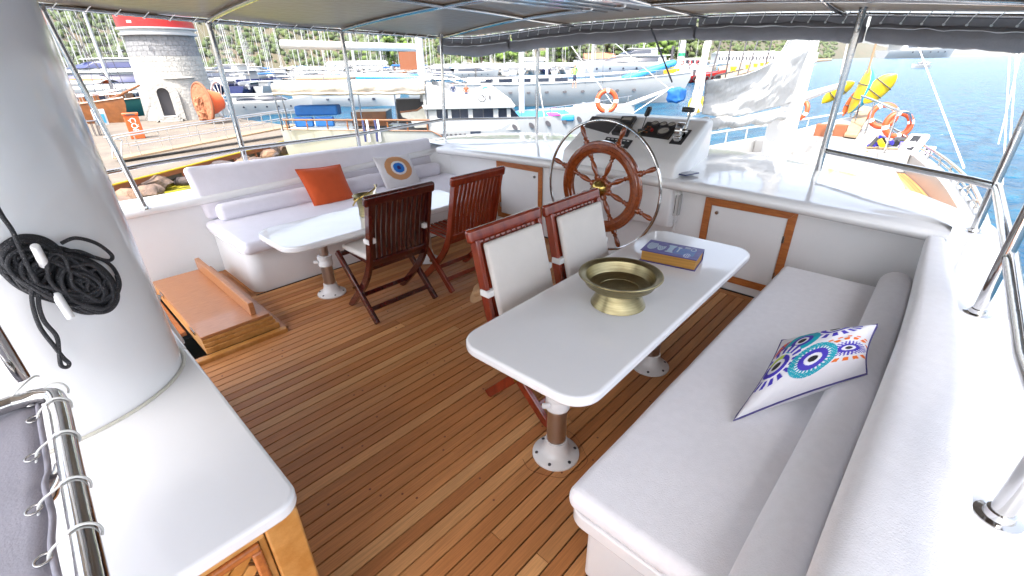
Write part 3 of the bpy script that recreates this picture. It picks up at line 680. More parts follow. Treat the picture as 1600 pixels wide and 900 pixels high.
def bookcol(k):
    if k >= nu*nv: return (.055, .045, .20)
    u = (k//nv)/(nu-1); v = (k % nv)/(nv-1)
    n_ = mnoise.noise(Vector((u*14, v*8, 0))); base = (.07+.03*n_, .055+.03*n_, .26+.05*n_)
    if .55 < u < .9 and .2 < v < .75: base = (.04, .12+.05*n_, .38)
    ink = (.42, .50, .58)
    def el(cx, cy, rx, ry): return math.hypot((u-cx)/rx, (v-cy)/ry)
    e = el(.13, .55, .09, .33)
    if e < 1 and (v < .8): return ink if (e > .86 or (math.sin(u*140)*math.sin(v*60) > .1)) else (.20, .27, .42)
    e = el(.30, .55, .07, .30)
    if e < 1 and v < .62+.2*abs(u-.3)*5: return ink if (e > .8 or math.sin(u*160+v*40) > .3) else (.20, .27, .42)
    if .40 < u < .54 and .22 < v < .85 and (abs(v-.80) < .06 or abs(v-.25) < .05 or abs(u-.47) < .045+.03*abs(v-.5)): return ink if math.sin(v*90) > -.3 else (.2, .4, .6)
    if .57 < u < .64 and .35 < v < .8 and (abs(v-.75) < .05 or abs(u-.605) < .015): return ink
    e = el(.84, .78, .045, .13)
    if .8 < e < 1.05: return ink
    e = el(.80, .22, .06, .17)
    if e < 1 and (e > .8 or math.sin(u*200) > 0): return (.42, .46, .62)
    if .68 < u < .78 and .78 < v < .93 and math.sin(v*120) > 0: return ink
    return base
pcolor(cvo, bookcol)

# ice bucket
bc = U(577, 338, .56); bc = Vector((bc.x+.01, bc.y+.03, .561))
ib = thing('ice_bucket', 'small brass ice bucket with tongs on the far white table', 'ice bucket', tuple(bc))
MB().lathe([(.062, 0), (.066, .004), (.064, .06), (.072, .12), (.092, .155), (.096, .158), (.089, .156), (.068, .12), (.060, .06), (.056, .01), (0, .008)], bc, n=36, sx=1, sy=1).build('bucket_body', M['brass'], ib)
MB().tube(smooth_path([bc+Vector(p) for p in ((-.11, 0, .10), (-.10, -.06, .155), (-.03, -.095, .19), (.05, -.07, .21), (.09, 0, .215))], 6), .006, 8).build('swing_handle', M['hubbrass'], ib)
for k in (-1, 1): MB().lathe([(.010, -.008), (.013, 0), (.010, .008)], bc+Vector((.090*k, -.0, .14)), (1, 0, 0), 12).build('ear', M['hubbrass'], ib)
tg = tag(MB().tube([bc+Vector((.02, .0, .03)), bc+Vector((.09, -.03, .215))], .005, 6).tube([bc+Vector((.02, .02, .03)), bc+Vector((.10, -.01, .215))], .005, 6).lathe([(0, -.01), (.012, 0), (0, .01)], bc+Vector((.095, -.02, .218)), n=10).build('ice_tongs', M['alu']), 'metal ice tongs standing inside the brass ice bucket', 'tongs')

# ================================================================== scatter pillows
def pillow(name, label, corners, thick, matf, colfn, n=60, pipe=None, pinch=.05, bulge=None):
    A, B, C, D = [Vector(c) for c in corners]      # A(0,0) B(1,0) C(1,1) D(0,1)
    nrm = (B-A).cross(D-A).normalized()
    if nrm.dot(Vector((0, 0, H))-A) < 0: nrm = -nrm
    def edge(u, v):
        uu = u+pinch*math.sin(2*math.pi*u)*0; 
        p = A*(1-u)*(1-v)+B*u*(1-v)+C*u*v+D*(1-u)*v
        cen = (A+B+C+D)/4; k = pinch*(1-(2*u-1)**2)*(abs(2*v-1))**2+pinch*(1-(2*v-1)**2)*(abs(2*u-1))**2
        return p+(cen-p)*k
    def th_(u, v):
        a = max(0, 1-abs(2*u-1)**2.6); b_ = max(0, 1-abs(2*v-1)**2.6); return (a*b_)**.55
    vs = []; fs = []
    for side in (1, -1):
        for i in range(n+1):
            for j in range(n+1):
                u, v = i/n, j/n; t_ = th_(u, v)
                wr = .006*mnoise.noise(Vector((u*7, v*7, side*3)))*t_+.004*mnoise.noise(Vector((u*18, v*18, side*5)))*(1-t_)
                vs.append(edge(u, v)+nrm*(side*(thick*t_+wr)))
    m_ = (n+1)**2
    for s_ in range(2):
        for i in range(n):
            for j in range(n):
                a = s_*m_+i*(n+1)+j; fs.append((a, a+n+1, a+n+2, a+1))
    root = thing(name, label, 'pillow', tuple((A+B+C+D)/4))
    mb = MB(); mb.add(vs, fs); o = mb.build('pillow_cover', matf, root, smooth=80, doubles=False)
    if colfn:
        pcolor(o, lambda k: colfn((k % m_)//(n+1)/n, (k % m_) % (n+1)/n) if k < m_ else colfn(None, None))
    if pipe:
        pts = [edge(i/24, 0) for i in range(24)]+[edge(1, i/24) for i in range(24)]+[edge(1-i/24, 1) for i in range(24)]+[edge(0, 1-i/24) for i in range(24)]
        MB().tube(pts, .004, 6, closed=True).build('piping', pipe, root)
    return root
oy = [UY(494, 328, 4.02), UY(556, 314, 4.02), UY(531, 257, 4.17), UY(461, 265, 4.17)]
pillow('scatter_pillow', 'plain orange pillow leaning on the far bench', oy, .055, M['orangecloth'], None, n=24, pipe=M['orangecloth'])
ey = [UY(606, 302, 4.04), UY(660, 288, 4.04), UY(638, 240, 4.19), UY(581, 246, 4.19)]
def eyecol(u, v):
    w_ = (.66, .64, .66)
    if u is None: return w_
    d = math.hypot(u-.50, v-.60)
    if d < .055: return (.03, .02, .16)
    if d < .15: return (.01, .15, .55)
    if d < .205: return (.72, .70, .70)
    if d < .36: return (.55, .27, .12)
    return w_
pillow('scatter_pillow', 'white pillow printed with a blue and tan eye, on the far bench', ey, .05, vcol_mat('eye_print'), eyecol, n=72)
ow = [U(1146, 657, .45), U(1354, 584, .60), U(1371, 507, .75), U(1222, 532, .60)]
def owlcol(u, v):
    w_ = (.74, .73, .76)
    if u is None: return w_
    blu = (.05, .03, .42); teal = (.0, .33, .42); org = (.78, .16, .01); blk = (.015, .015, .02); grn = (.42, .55, .06); prp = (.16, .03, .30)
    def P_(cx, cy, sx=1, sy=1): return math.hypot((u-cx)/sx, (v-cy)/sy)/1.2, math.atan2((v-cy)/sy, (u-cx)/sx)
    d, a = P_(.50, .36, 1, 1.15)
    if d < .035: return blk
    if d < .062: return w_
    if d < .105: return blu
    if d < .125: return w_ if math.sin(a*26) > .2 else teal
    if d < .168: return teal if not (math.sin(u*170)*math.sin(v*170) > .85) else w_
    d, a = P_(.80, .40, 1.25, .8)
    if d < .025: return blk
    if d < .045: return w_
    if d < .10: return blu if not (d > .075 and math.sin(a*22) > .3) else w_
    if d < .125: return w_ if math.sin(a*30) > 0 else blu
    if .155 < d < .205: return org if math.sin(a*19) > -.2 else w_
    if .22 < d < .245 and v > .4: return org if math.sin(a*24) > 0 else w_
    d, a = P_(.15, .45, .9, 1.1)
    if d < .04: return blk
    if d < .07: return w_
    if d < .11: return grn if 1.2 < a < 2.6 else blu
    if .13 < d < .20: return blu if math.sin(a*17) > -.1 else w_
    d, a = P_(.30, .74, 1, 1)
    if d < .035: return blk
    if d < .055: return w_
    if d < .09: return blu
    if d < .145: return teal
    d, a = P_(.60, .86, 1.3, .9)
    if d < .035: return blk
    if d < .06: return w_
    if d < .095: return blu
    if .115 < d < .18: return blu if math.sin(a*16) > -.1 else w_
    d, a = P_(.12, .74, 1, 1)
    if d < .09: return org if math.sin(a*11) > -.3 and d > .03 else prp
    return w_
pillow('scatter_pillow', 'white pillow with bright blue, teal and orange eye prints on the long sofa', ow, .085, vcol_mat('bright_print', .7, .1), owlcol, n=180, pipe=M['purple'], pinch=.09)

# ================================================================== counter, mast, rope
ct = thing('counter', 'glossy white counter around the mast with a teak lattice cupboard below', 'counter', (-.3, 1.6, 0))
def cpoly(ins, yend): return rrect(-1.4, .195-ins, .868+ins, yend, [.01, .01, .01, .055], 8)
MB().prism(cpoly(0, 1.798), .662, .70).build('worktop', M['gel'], ct, bevel=.014, seg=4)
MB().prism(rrect(-1.4, .195, 1.803, 2.62, [.05, .01, .01, .01], 8), .662, .6995).build('worktop', M['gel'], ct, bevel=.006, seg=3)
MB().box(-1.4, .17, .93, 2.60, 0, .661).build('counter_body', M['gelwall'], ct)
MB().lathe([(.05, 0), (.05, .012), (.042, .03), (.02, .04), (0, .042)], (.17, 1.66, .42), (1, 0, 0), 24).build('vent_cap', M['whiteP'], ct)
# lattice cupboard door facing -y
lf = thing('lattice_cupboard', 'golden teak lattice cupboard front under the white counter', 'cupboard', (-.4, .9, 0))
yF = .905
MB().box(.105, .182, yF-.018, yF+.06, 0, .66).build('corner_post', M['lattice'], lf, bevel=.006)
MB().box(-1.3, .103, yF-.012, yF+.02, .628, .66).build('top_rail', M['lattice'], lf, bevel=.003)
MB().box(.088, .103, yF-.008, yF+.02, 0, .627).build('stile', M['lattice'], lf, bevel=.003)
MB().box(-1.3, .087, yF-.020, yF+.0, .604, .627).build('moulding', M['teaktrim'], lf, bevel=.006)
MB().box(.066, .0875, yF-.020, yF+.0, 0, .6035).build('moulding', M['teaktrim'], lf, bevel=.006)
for sgn, yo in ((1, 0), (-1, .012)):
    for k in range(42):
        c0 = -1.3+k*.048
        # slat line through (c0, z=0) with slope sgn*1 ; clip to x<.05, z<.575
        x0_, z0_ = (c0, 0.0) if sgn > 0 else (c0, .604)
        x1_, z1_ = (c0+.604, .604) if sgn > 0 else (c0+.604, 0)
        if x0_ > .066: continue
        if x1_ > .066:
            f_ = (.066-x0_)/(x1_-x0_); x1_ = .066; z1_ = z0_+(z1_-z0_)*f_
        MB().bar((x0_, yF+.008+yo, z0_), (x1_, yF+.008+yo, z1_), .012, .028, (0, 0, 1)).build('lattice_slat', M['lattice'], lf, smooth=0)
MC = Vector((-.155, 1.775, 0)); MRX, MRY = .325, .280
ms = thing('mizzen_mast', 'thick glossy white mast rising from the counter at the left', 'mast', (MC.x, MC.y, .70))
MB().lathe([(1.0, .70), (1.0, 2.6), (.97, 4.4)], (MC.x, MC.y, 0), n=72).build('mast_tube', M['mastpaint'], ms)
o = ms.children[0]; 
for v in o.data.vertices: v.co.x = MC.x+(v.co.x-MC.x)*MRX; v.co.y = MC.y+(v.co.y-MC.y)*MRY
M['sealant'] = mat('cream_sealant', (.60, .58, .50), .4, vary=.2)
MB().tube([(MC.x+(MRX+.006)*math.cos(a), MC.y+(MRY+.006)*math.sin(a), .702) for a in np.linspace(0, 2*math.pi, 81)[:-1]], .0055, 8, closed=True).build('sealant_bead', M['sealant'], ms)
def MS(px, py, off=0.0):
    d = ray(px, py); a_ = MRX+off; b_ = MRY+off
    A = (d.x/a_)**2+(d.y/b_)**2; Bq = -2*(MC.x*d.x/a_**2+MC.y*d.y/b_**2); Cq = (MC.x/a_)**2+(MC.y/b_)**2-1
    disc = Bq*Bq-4*A*Cq
    t_ = (-Bq-math.sqrt(max(disc, 0)))/(2*A); return _o(d, t_)
rope = thing('rope_coil', 'black braided rope coiled in loops on belaying pins on the white mast', 'rope', tuple(MS(95, 430)))
rr = .0047
rng = random.Random(3)
def rpath(pts, off0, off1=None, closed=False, n=8):
    off1 = off1 if off1 is not None else off0; P2 = smooth_path([(a, b_, 0) for a, b_ in pts], n, closed)
    m_ = len(P2); return [MS(p.x, p.y, off0+(off1-off0)*i/m_) for i, p in enumerate(P2)]
loops = []
for k in range(17):   # long outer loops: left lobe to right lobe
    s_ = 1-.036*k; cx = 92+rng.uniform(-3, 3); cy = 432+rng.uniform(-3, 3)
    P_ = []
    for a in np.linspace(0, 2*math.pi, 15)[:-1]:
        ex = 94*s_*math.cos(a); ey_ = (42*s_+3*math.sin(3*a+k))*math.sin(a)
        ey_ += .28*ex
        if ex < -20: ey_ += -.05*(ex+20)
        P_.append((cx+ex+rng.uniform(-3, 3), cy+ey_+rng.uniform(-3, 3)))
    loops.append((P_, .006+.0072*(k % 5)))
for k in range(10):   # left lobe
    s_ = 1-.085*k
    loops.append(([(44+52*s_*math.cos(a)+rng.uniform(-2, 2), 402+33*s_*math.sin(a)+rng.uniform(-2, 2)) for a in np.linspace(0, 2*math.pi, 11)[:-1]], .008+.007*(k % 4)))
for k in range(14):   # right lobe hanging
    s_ = 1-.055*k; a0 = rng.uniform(-.2, .3)
    loops.append(([(136+50*s_*math.cos(a)+12*math.sin(a)+rng.uniform(-3, 3), 446+44*s_*math.sin(a+a0)+rng.uniform(-3, 3)) for a in np.linspace(0, 2*math.pi, 12)[:-1]], .010+.0072*(k % 5)))
for P_, off in loops: MB().tube(rpath(P_, off, closed=True), rr, 8, closed=True).build('rope_loop', M['braid'], rope, smooth=80)
strands = [([(-8, 318), (5, 340), (20, 362), (34, 395), (46, 420), (58, 440)], .040),
    ([(60, 400), (52, 430), (50, 470), (62, 510), (84, 540), (98, 558), (108, 568), (104, 574), (95, 570), (92, 548), (88, 525), (68, 500), (60, 470), (66, 445), (78, 428)], .030),
    ([(80, 410), (95, 398), (116, 408), (138, 424), (150, 420), (165, 432), (150, 455), (120, 462), (90, 452), (72, 430)], .038),
    ([(96, 380), (118, 372), (150, 380), (174, 398), (171, 407), (150, 403), (125, 393), (100, 392)], .026),
    ([(76, 436), (74, 412), (82, 396), (100, 402), (108, 424)], .042),
    ([(70, 452), (84, 466), (120, 470), (160, 466), (184, 450), (182, 430)], .034)]
for P_, off in strands: MB().tube(rpath(P_, off), rr, 8).build('rope_strand', M['braid'], rope, smooth=80)
pin = thing('belaying_pin', 'white belaying pins sticking out through the coiled black rope', 'belaying pin', tuple(MS(62, 400)))
MB().tube([MS(70, 415, .03), MS(54, 384, .075)], [.0095, .0085], 14).build('upper_pin', M['whiteP'], pin, bevel=.003)
MB().tube([MS(86, 458, .03), MS(112, 498, .065)], [.0095, .0085], 14).build('lower_pin', M['whiteP'], pin, bevel=.003)
wr = thing('white_rope_coil', 'white rope with dark flecks hanging at the end of the counter behind the mast', 'rope', (.2, 2.55, .6))
for k in range(5):
    MB().tube(smooth_path([(.215+.01*k, 2.50+.02*k, .66-.01*k), (.235, 2.46+.025*k, .56), (.24+.008*k, 2.50+.02*k, .42-.02*k), (.23, 2.58+.02*k, .46), (.22, 2.60, .60)], 6), .010, 8).build('rope_loop', M['cord'], wr)

# ================================================================== companionway hatch
MB().box(.02, .86, 2.93, 4.38, -.5, -.49).build('companionway_floor', M['palewood']); o = bpy.data.objects['companionway_floor']; tag(o, 'dim wooden step down inside the open companionway', 'stair step')
hp = thing('companionway_hatch', 'sliding teak companionway hatch of stacked boards with raised batten', 'hatch', (.6, 3.5, 0))
MB().box(.30, .87, 2.895, 2.945, -.02, .028).build('sill', M['lattice'], hp, bevel=.006)
MB().box(.83, .885, 2.945, 4.25, -.02, .020).build('side_sill', M['ply'], hp, bevel=.006)
for k, (z0, z1, dx) in enumerate(((.022, .060, .0), (.0625, .088, -.012), (.0905, .112, -.02), (.1145, .134, -.03))):
    MB().box(.405+(0 if k else 0), .845+dx*1.2, 2.955-dx*.8, 4.17, z0, z1).build('sliding_board', M['ply'] if k == 3 else M['lattice'], hp, bevel=.003)
MB().box(.715, .748, 3.03, 4.18, .1345, .225).build('batten', M['ply'], hp, bevel=.004)
for y in (3.15, 3.9):
    MB().box(.398, .404, y-.05, y+.05, .10, .125).build('hinge', M['steel'], hp, bevel=.001)
MB().box(-.10, .40, 3.42, 4.37, -.03, -.004).build('teak_panel', M['teaktrim'], hp, bevel=.002)
MB().box(.02, .40, 2.945, 3.0, -.04, .0).build('front_trim', M['teaktrim'], hp, bevel=.002)
# cut the black deck base under the opening
me = dk.data; bm = bmesh.new()
def addbox(bm, x0, x1, y0, y1, z0, z1):
    r_ = bmesh.ops.create_cube(bm, size=1)
    for v in r_['verts']: v.co = Vector((x0+(v.co.x+.5)*(x1-x0), y0+(v.co.y+.5)*(y1-y0), z0+(v.co.z+.5)*(z1-z0)))
addbox(bm, -1.6, 3.42, -.5, 2.93, -.06, -.012); addbox(bm, .43, 3.42, 2.9301, 4.42, -.06, -.012); addbox(bm, -1.6, .42, 3.43, 4.42, -.06, -.035); addbox(bm, -1.6, .02, 2.9302, 3.4298, -.06, -.012)
addbox(bm, .02, .021, 2.93, 3.43, -.6, -.06)
bm.to_mesh(me); bm.free()

# ================================================================== near steel frame with laced cloth (bottom left)
fr = thing('steel_rail_frame', 'shiny steel tube frame corner at the near left with grey cloth laced to it', 'rail', (-.15, 1.05, 1.1))
zf = 1.10
e0 = U(146, 905, zf); e1 = U(88, 618, zf)
dirv = (e1-e0).normalized(); far = e1
pts = [e0-dirv*.6, e0, e0.lerp(e1, .5), e1-dirv*.03, e1+dirv*.012+Vector((-.012, 0, 0)), e1+dirv*.028+Vector((-.045, 0, 0)), e1+dirv*.03+Vector((-.10, 0, 0)), e1+dirv*.03+Vector((-.5, 0, 0))]
MB().tube(smooth_path(pts, 5), .0135, 20).build('rail_tube', M['steel'], fr, smooth=80)
pb = U(33, 592, zf)
MB().tube([pb, Vector((pb.x, pb.y, 2.0))], .0125, 18).build('post', M['steel'], fr, smooth=80)
s0 = U(98, 722, zf)
MB().tube(smooth_path([s0+Vector((0, 0, -.003)), s0+Vector((-.02, 0, -.03)), s0+Vector((-.06, 0, -.06)), s0+Vector((-.3, .0, -.16))], 5), .0095, 14).build('stay_tube', M['steel'], fr, smooth=80)
cz_ = zf-.015
edge = [(58, 616), (69, 690), (74, 735), (72, 762), (80, 800), (82, 850), (90, 905), (95, 960)]
def clothfn(i, j):
    k = i*(len(edge)-1); a = int(min(k, len(edge)-2)); f = k-a; ex = edge[a][0]*(1-f)+edge[a+1][0]*f; ey_ = edge[a][1]*(1-f)+edge[a+1][1]*f
    p = U(ex, ey_, cz_); return p+Vector((-.5*j, .02*(j)*(1-i), -.02*j-.012*math.sin(j*math.pi)+.004*math.sin(i*19)*(1-j)))
cl = MB().grid(clothfn, 30, 20).build('weather_cloth', M['greycloth'], fr, smooth=80)
sm = cl.modifiers.new('thickness', 'SOLIDIFY'); sm.thickness = .003
MB().tube([clothfn(i/29, 0) for i in range(30)], .004, 6).build('cloth_hem', M['greycloth'], fr, smooth=80)
for (gx, gy) in ((6, 628), (45, 615), (52, 633), (54, 658), (52, 718), (55, 800), (70, 878)):
    g_ = U(gx, gy, cz_+.002)
    if gy > 630:
        gm = MB().tube([g_+Vector((.008*math.cos(a), .008*math.sin(a), .004)) for a in np.linspace(0, 2*math.pi, 21)[:-1]], .0017, 6, closed=True).build('grommet', M['steel'], fr, smooth=80)
        t0 = (g_-e0).dot(dirv); cc = e0+dirv*t0
        pts = [g_+Vector((0, 0, -.01)), g_+Vector((0.008, .0, .010))]
        sx_ = Vector((1, 0, 0))
        for a in np.linspace(150, -30, 9): pts.append(cc+dirv*(-.012*(150-a)/180)+sx_*(.0158*math.cos(R(a)))+Vector((0, 0, .0158*math.sin(R(a)))))
        MB().tube(smooth_path(pts, 4), .0017, 8).build('lacing', M['cord'], fr, smooth=80)
MB().tube(smooth_path([U(5, 630, cz_+.01), U(25, 612, zf+.02), U(50, 590, zf+.022), U(60, 588, zf)], 5), .0018, 8).build('lacing', M['cord'], fr, smooth=80)

# ================================================================== bimini (sun roof) with tube frame, lacing and rolled curtain
PE = [(-1.0, 4.05, 1.965), (.35, 4.30, 1.95), (1.41, 4.60, 1.925), (2.65, 4.80, 1.905), (3.98, 4.96, 1.882)]
FE = [(3.98, 4.96, 1.882), (4.2, 4.59, 1.865), (4.35, 4.1, 1.895), (4.5, 3.52, 1.935), (4.6, 3.04, 1.948), (4.7, 2.42, 1.952), (4.8, 1.93, 1.95), (4.8, 1.48, 1.932), (4.75, .73, 1.882), (4.6, -.09, 1.812), (4.5, -.46, 1.79)]
SE = [(-1.0, -.72, 1.87), (1.0, -.68, 1.86), (3.0, -.56, 1.83), (4.5, -.46, 1.79)]
def interp(pts, t, key):
    for a, b_ in zip(pts, pts[1:]):
        if (a[key] <= t <= b_[key]) or (a[key] >= t >= b_[key]):
            f = (t-a[key])/(b_[key]-a[key]) if b_[key] != a[key] else 0; return Vector(a).lerp(Vector(b_), f)
    return Vector(pts[0]) if abs(t-pts[0][key]) < abs(t-pts[-1][key]) else Vector(pts[-1])
def roof(u, v):
    """u 0..1 aft->front, v 0..1 port->starboard"""
    fe = interp(FE, 4.96+(-.46-4.96)*v, 1)
    x = -1.0+(fe.x+1.0)*u
    pe = interp(PE, x, 0) if x < 3.98 else Vector(PE[-1]); se = interp(SE, x, 0)
    y = pe.y*(1-v)+se.y*v; zed = pe.z*(1-v)+se.z*v
    if u > .999: y = fe.y; zed = fe.z
    crown = .13*math.sin(math.pi*v)**.8
    zf_ = zed+crown
    s_ = max(0, (x-3.2)/(fe.x-3.2)) if fe.x > 3.2 else 0
    zz = zf_*(1-s_**1.5)+fe.z*s_**1.5
    yy = y*(1-s_**3)+fe.y*s_**3 if s_ > 0 else y
    return Vector((x, yy, zz))
bi = thing('bimini', 'taupe canvas sun roof laced to a steel tube frame above the deck', 'sun roof', (2, 2, 1.95))
cn = MB().grid(lambda i, j: roof(i, j)+Vector((0, 0, .028-.010*math.sin(i*math.pi*4)**2)), 60, 50)
o = cn.build('canopy', M['canopy'], bi, smooth=80); sm = o.modifiers.new('t', 'SOLIDIFY'); sm.thickness = .006
def rt_(pts, r_=.016, nm='roof_tube', m=12): MB().tube(pts, r_, m).build(nm, M['steel'], bi, smooth=80)
rt_([Vector(p) for p in smooth_path(PE, 6)], .016)
rt_([Vector(p) for p in smooth_path(FE, 6)], .015)
rt_([Vector(p) for p in smooth_path(SE, 6)], .016)
rt_([roof(0, v) for v in np.linspace(0, 1, 30)], .016)
def ux(x, v):
    fe = interp(FE, 4.96+(-.46-4.96)*v, 1); return (x+1)/(fe.x+1)
for x0_ in (.35, 1.41, 2.65): rt_([roof(ux(x0_, v), v) for v in np.linspace(0, 1, 36)], .018)
rt_([roof(min(1, ux(3.98-.35*math.sin(math.pi*v)*1.0, v)), v) for v in np.linspace(0, 1, 36)], .018)
for v0, u0_, u1_ in ((.30, .0, 1), (.545, .55, 1), (.75, 0, 1)): rt_([roof(u, v0) for u in np.linspace(u0_, u1_, 30)], .015)
# lacing hooks all round the port and front tubes
for k in range(46):
    x = .3+k*.083*1.0; e = interp(PE, min(x, 3.9), 0)
    if x > 3.95: break
    if k % 2 == 0: MB().tube([e+Vector((0, -.012, -.012)), e+Vector((.03, -.05, .018))], .003, 5).lathe([(.009, 0), (.006, .005), (0, .006)], e+Vector((0, .0, -.017)), (0, -.4, -1), 8).build('lacing', M['cord'], bi)
fpath = smooth_path(FE, 12); L_ = [0]
for a, b_ in zip(fpath, fpath[1:]): L_.append(L_[-1]+(b_-a).length)
def fat(s_):
    k = max(i for i in range(len(L_)) if L_[i] <= s_); k = min(k, len(fpath)-2); return fpath[k].lerp(fpath[k+1], (s_-L_[k])/(L_[k+1]-L_[k]))
s_ = .1
while s_ < L_[-1]-.05:
    p = fat(s_); MB().tube([p+Vector((-.06, -.015, .022)), p+Vector((-.02, .01, -.004)), p+Vector((-.012, .03, -.050))], .003, 5).lathe([(.009, 0), (.006, .005), (0, .006)], p+Vector((-.014, .03, -.052)), (-1, 0, 0), 8).build('lacing', M['cord'], bi)
    s_ += .125
# rolled curtain under the front edge
cu_ = thing('rolled_curtain', 'dark grey side curtain rolled and tied under the front edge of the sun roof', 'curtain', (4.7, 2.2, 1.8))
def section(a, b_, seed):
    n_ = int((b_-a)/.035); mb = MB(); K = 14
    def fn(i, j):
        s__ = a+(b_-a)*i; p = fat(s__); end = min(1, min(i, 1-i)*n_/2.2)
        sag = .02*mnoise.noise(Vector((s__*3, seed, 0)))
        rz = .070*(.75+.25*end)+.014*mnoise.noise(Vector((s__*6, seed*2, 1)))
        cen = p+Vector((.025, 0, -.125+sag)); ang = 2*math.pi*j
        wr = .010*mnoise.noise(Vector((s__*14, math.cos(ang)*2+seed, math.sin(ang)*2)))
        rad_x = .055+wr; return cen+Vector((math.cos(ang)*rad_x, 0, math.sin(ang)*(rz+wr)))
    mb.grid(fn, n_+1, K+1); mb.build('curtain_roll', M['curtain'], cu_, smooth=80, doubles=True)
    mb = MB()
    mb.grid(lambda i, j: fat(a+(b_-a)*i)+Vector((.004+.008*mnoise.noise(Vector((i*40, j*3, seed)))+.02*j, 0, .005-.12*j)), n_+1, 5)
    mb.build('curtain_header', M['curtain'], cu_, smooth=80)
    # pale piping crease on the camera side
    mb = MB().tube([fat(a+.02+(b_-a-.04)*i/(n_))+Vector((-.030-.004*math.sin(i*.9), 0, -.088+.012*mnoise.noise(Vector((i*.35, seed, 4))))) for i in range(n_+1)], [.003+.007*max(0, mnoise.noise(Vector((i*.22, seed, 9)))) for i in range(n_+1)], 6)
    mb.build('curtain_lining', M['strap'], cu_, smooth=80)
LT = L_[-1]
for k, (a, b_) in enumerate(((.02, .95), (.97, 3.0), (3.02, 4.35), (4.37, LT-.02))): section(a, b_, k*3.3+1)
# white framed panel with lamps in the roof
hz = 1.955
hp_ = thing('roof_light_panel', 'white box panel with two small lamps fixed under the sun roof', 'ceiling panel', (3.2, 2.3, hz))
q0 = [U(735, 0, hz), U(925, 20, hz), U(1023, 12, hz), U(905, -6, hz)]
zc = Vector((0, 0, .05))
q0[0] = q0[0]+(q0[0]-q0[1])*.15; q0[3] = q0[3]+(q0[3]-q0[2])*.15
MB().extrude([q0[0], q0[1], q0[2], q0[3]], zc).build('panel_box', M['gel'], hp_, bevel=.01)
for f in (.25, .5, .75):
    a = q0[0].lerp(q0[3], f); b_ = q0[1].lerp(q0[2], f); MB().bar(a+Vector((0, 0, -.004)), b_+Vector((0, 0, -.004)), .02, .008).build('panel_rib', M['steel'], hp_)
for (lx, ly) in ((927, 15.0), (978, 10.5)):
    p = U(lx, ly, hz); p = p-Vector((.08, .0, 0)); MB().lathe([(0, 0), (.035, 0), (.04, .004), (.045, .012)], p+Vector((0, 0, -.012)), n=18).build('lamp', M['alu'], hp_)

# ================================================================== poles and rails
pl = thing('bimini_pole', 'polished steel pole holding the sun roof', 'pole')
pl_defs = [((.545, 4.27), .655, (.42, 4.305, 1.95), .017, 'steel pole on the port coaming nearest the mast'),
    ((1.41, 4.60), -.4, (1.41, 4.60, 1.925), .022, 'steel pole behind the left end of the far bench'),
    ((2.65, 4.80), -.4, (2.65, 4.80, 1.905), .020, 'steel pole behind the middle of the far bench'),
    ((3.70, 4.60), .73, (3.76, 4.60, 1.89), .019, 'steel pole at the port front corner beside the curtain end'),
    ((4.69, 3.955), .755, (4.69, 3.955, 2.005), .019, 'slim steel pole on the coachroof left of the console'),
    ((4.36, .73), .765, (4.36, .73, 1.93), .024, 'steel pole on the coachroof right of the console'),
    ((3.47, -.225), .725, (3.47, -.225, 1.85), .020, 'steel pole at the starboard front corner of the deck'),
    ((2.28, -.255), .725, (2.28, -.255, 1.84), .020, 'steel pole on the side deck beside the long sofa back'),
    ((1.16, -.30), .725, (1.13, -.30, 1.84), .019, 'nearest steel pole beside the long sofa back')]
bpy.data.objects.remove(pl)
for (bxy, zb, tp, r_, lab) in pl_defs:
    t = thing('bimini_pole', lab, 'pole', (bxy[0], bxy[1], zb), 'steel poles of the sun roof')
    MB().tube([(bxy[0], bxy[1], zb), tp], r_, 18).build('pole_tube', M['steel'], t, smooth=80)
    if zb > 0: MB().lathe([(r_*2.1, 0), (r_*2.1, .005), (r_*1.4, .008), (r_*1.25, .022), (r_, .024)], (bxy[0], bxy[1], zb), n=24).build('base_flange', M['steel'], t)
    MB().lathe([(r_+.004, -.03), (r_+.004, .01)], tp, n=14).build('top_clamp', M['steel'], t)
def rail(pts, r_, lab, posts=()):
    t = thing('guard_rail', lab, 'rail', tuple(pts[0]))
    MB().tube(pts, r_, 14).build('rail_tube', M['steel'], t, smooth=80)
    return t
rail([UY(145, 274, 4.33), UY(225, 258, 4.33), UX(383, 232, 1.41), UX(558, 210, 2.65), UX(692, 187, 3.70)], .017, 'steel guard rail running behind the far bench')
rail([UX(692, 187, 3.70), UX(837, 184, 4.69)], .015, 'short dark steel rail between the two poles left of the console')
MB_ = rail([UX(1293, 236, 4.36), UX(1420, 262, 3.90), UX(1520, 282, 3.60), UX(1556, 291, 3.45)], .021, 'steel guard rail crossing in front of the foredeck at the right')
sr = [UX(1558, 291, 3.47), UX(1579, 402, 2.28), UX(1602, 560, 1.60), Vector((1.13, -.285, .99)), Vector((.2, -.33, .99))]
rail(sr, .023, 'starboard guard rail running aft along the right edge')
for zz in (.92,):
    rail([UX(1535, 357, 3.3)+Vector((0, -.25, -.05)), UX(1600, 300, 3.0)+Vector((0, -.3, 0))], .012, 'thin steel brace outside the starboard rail')

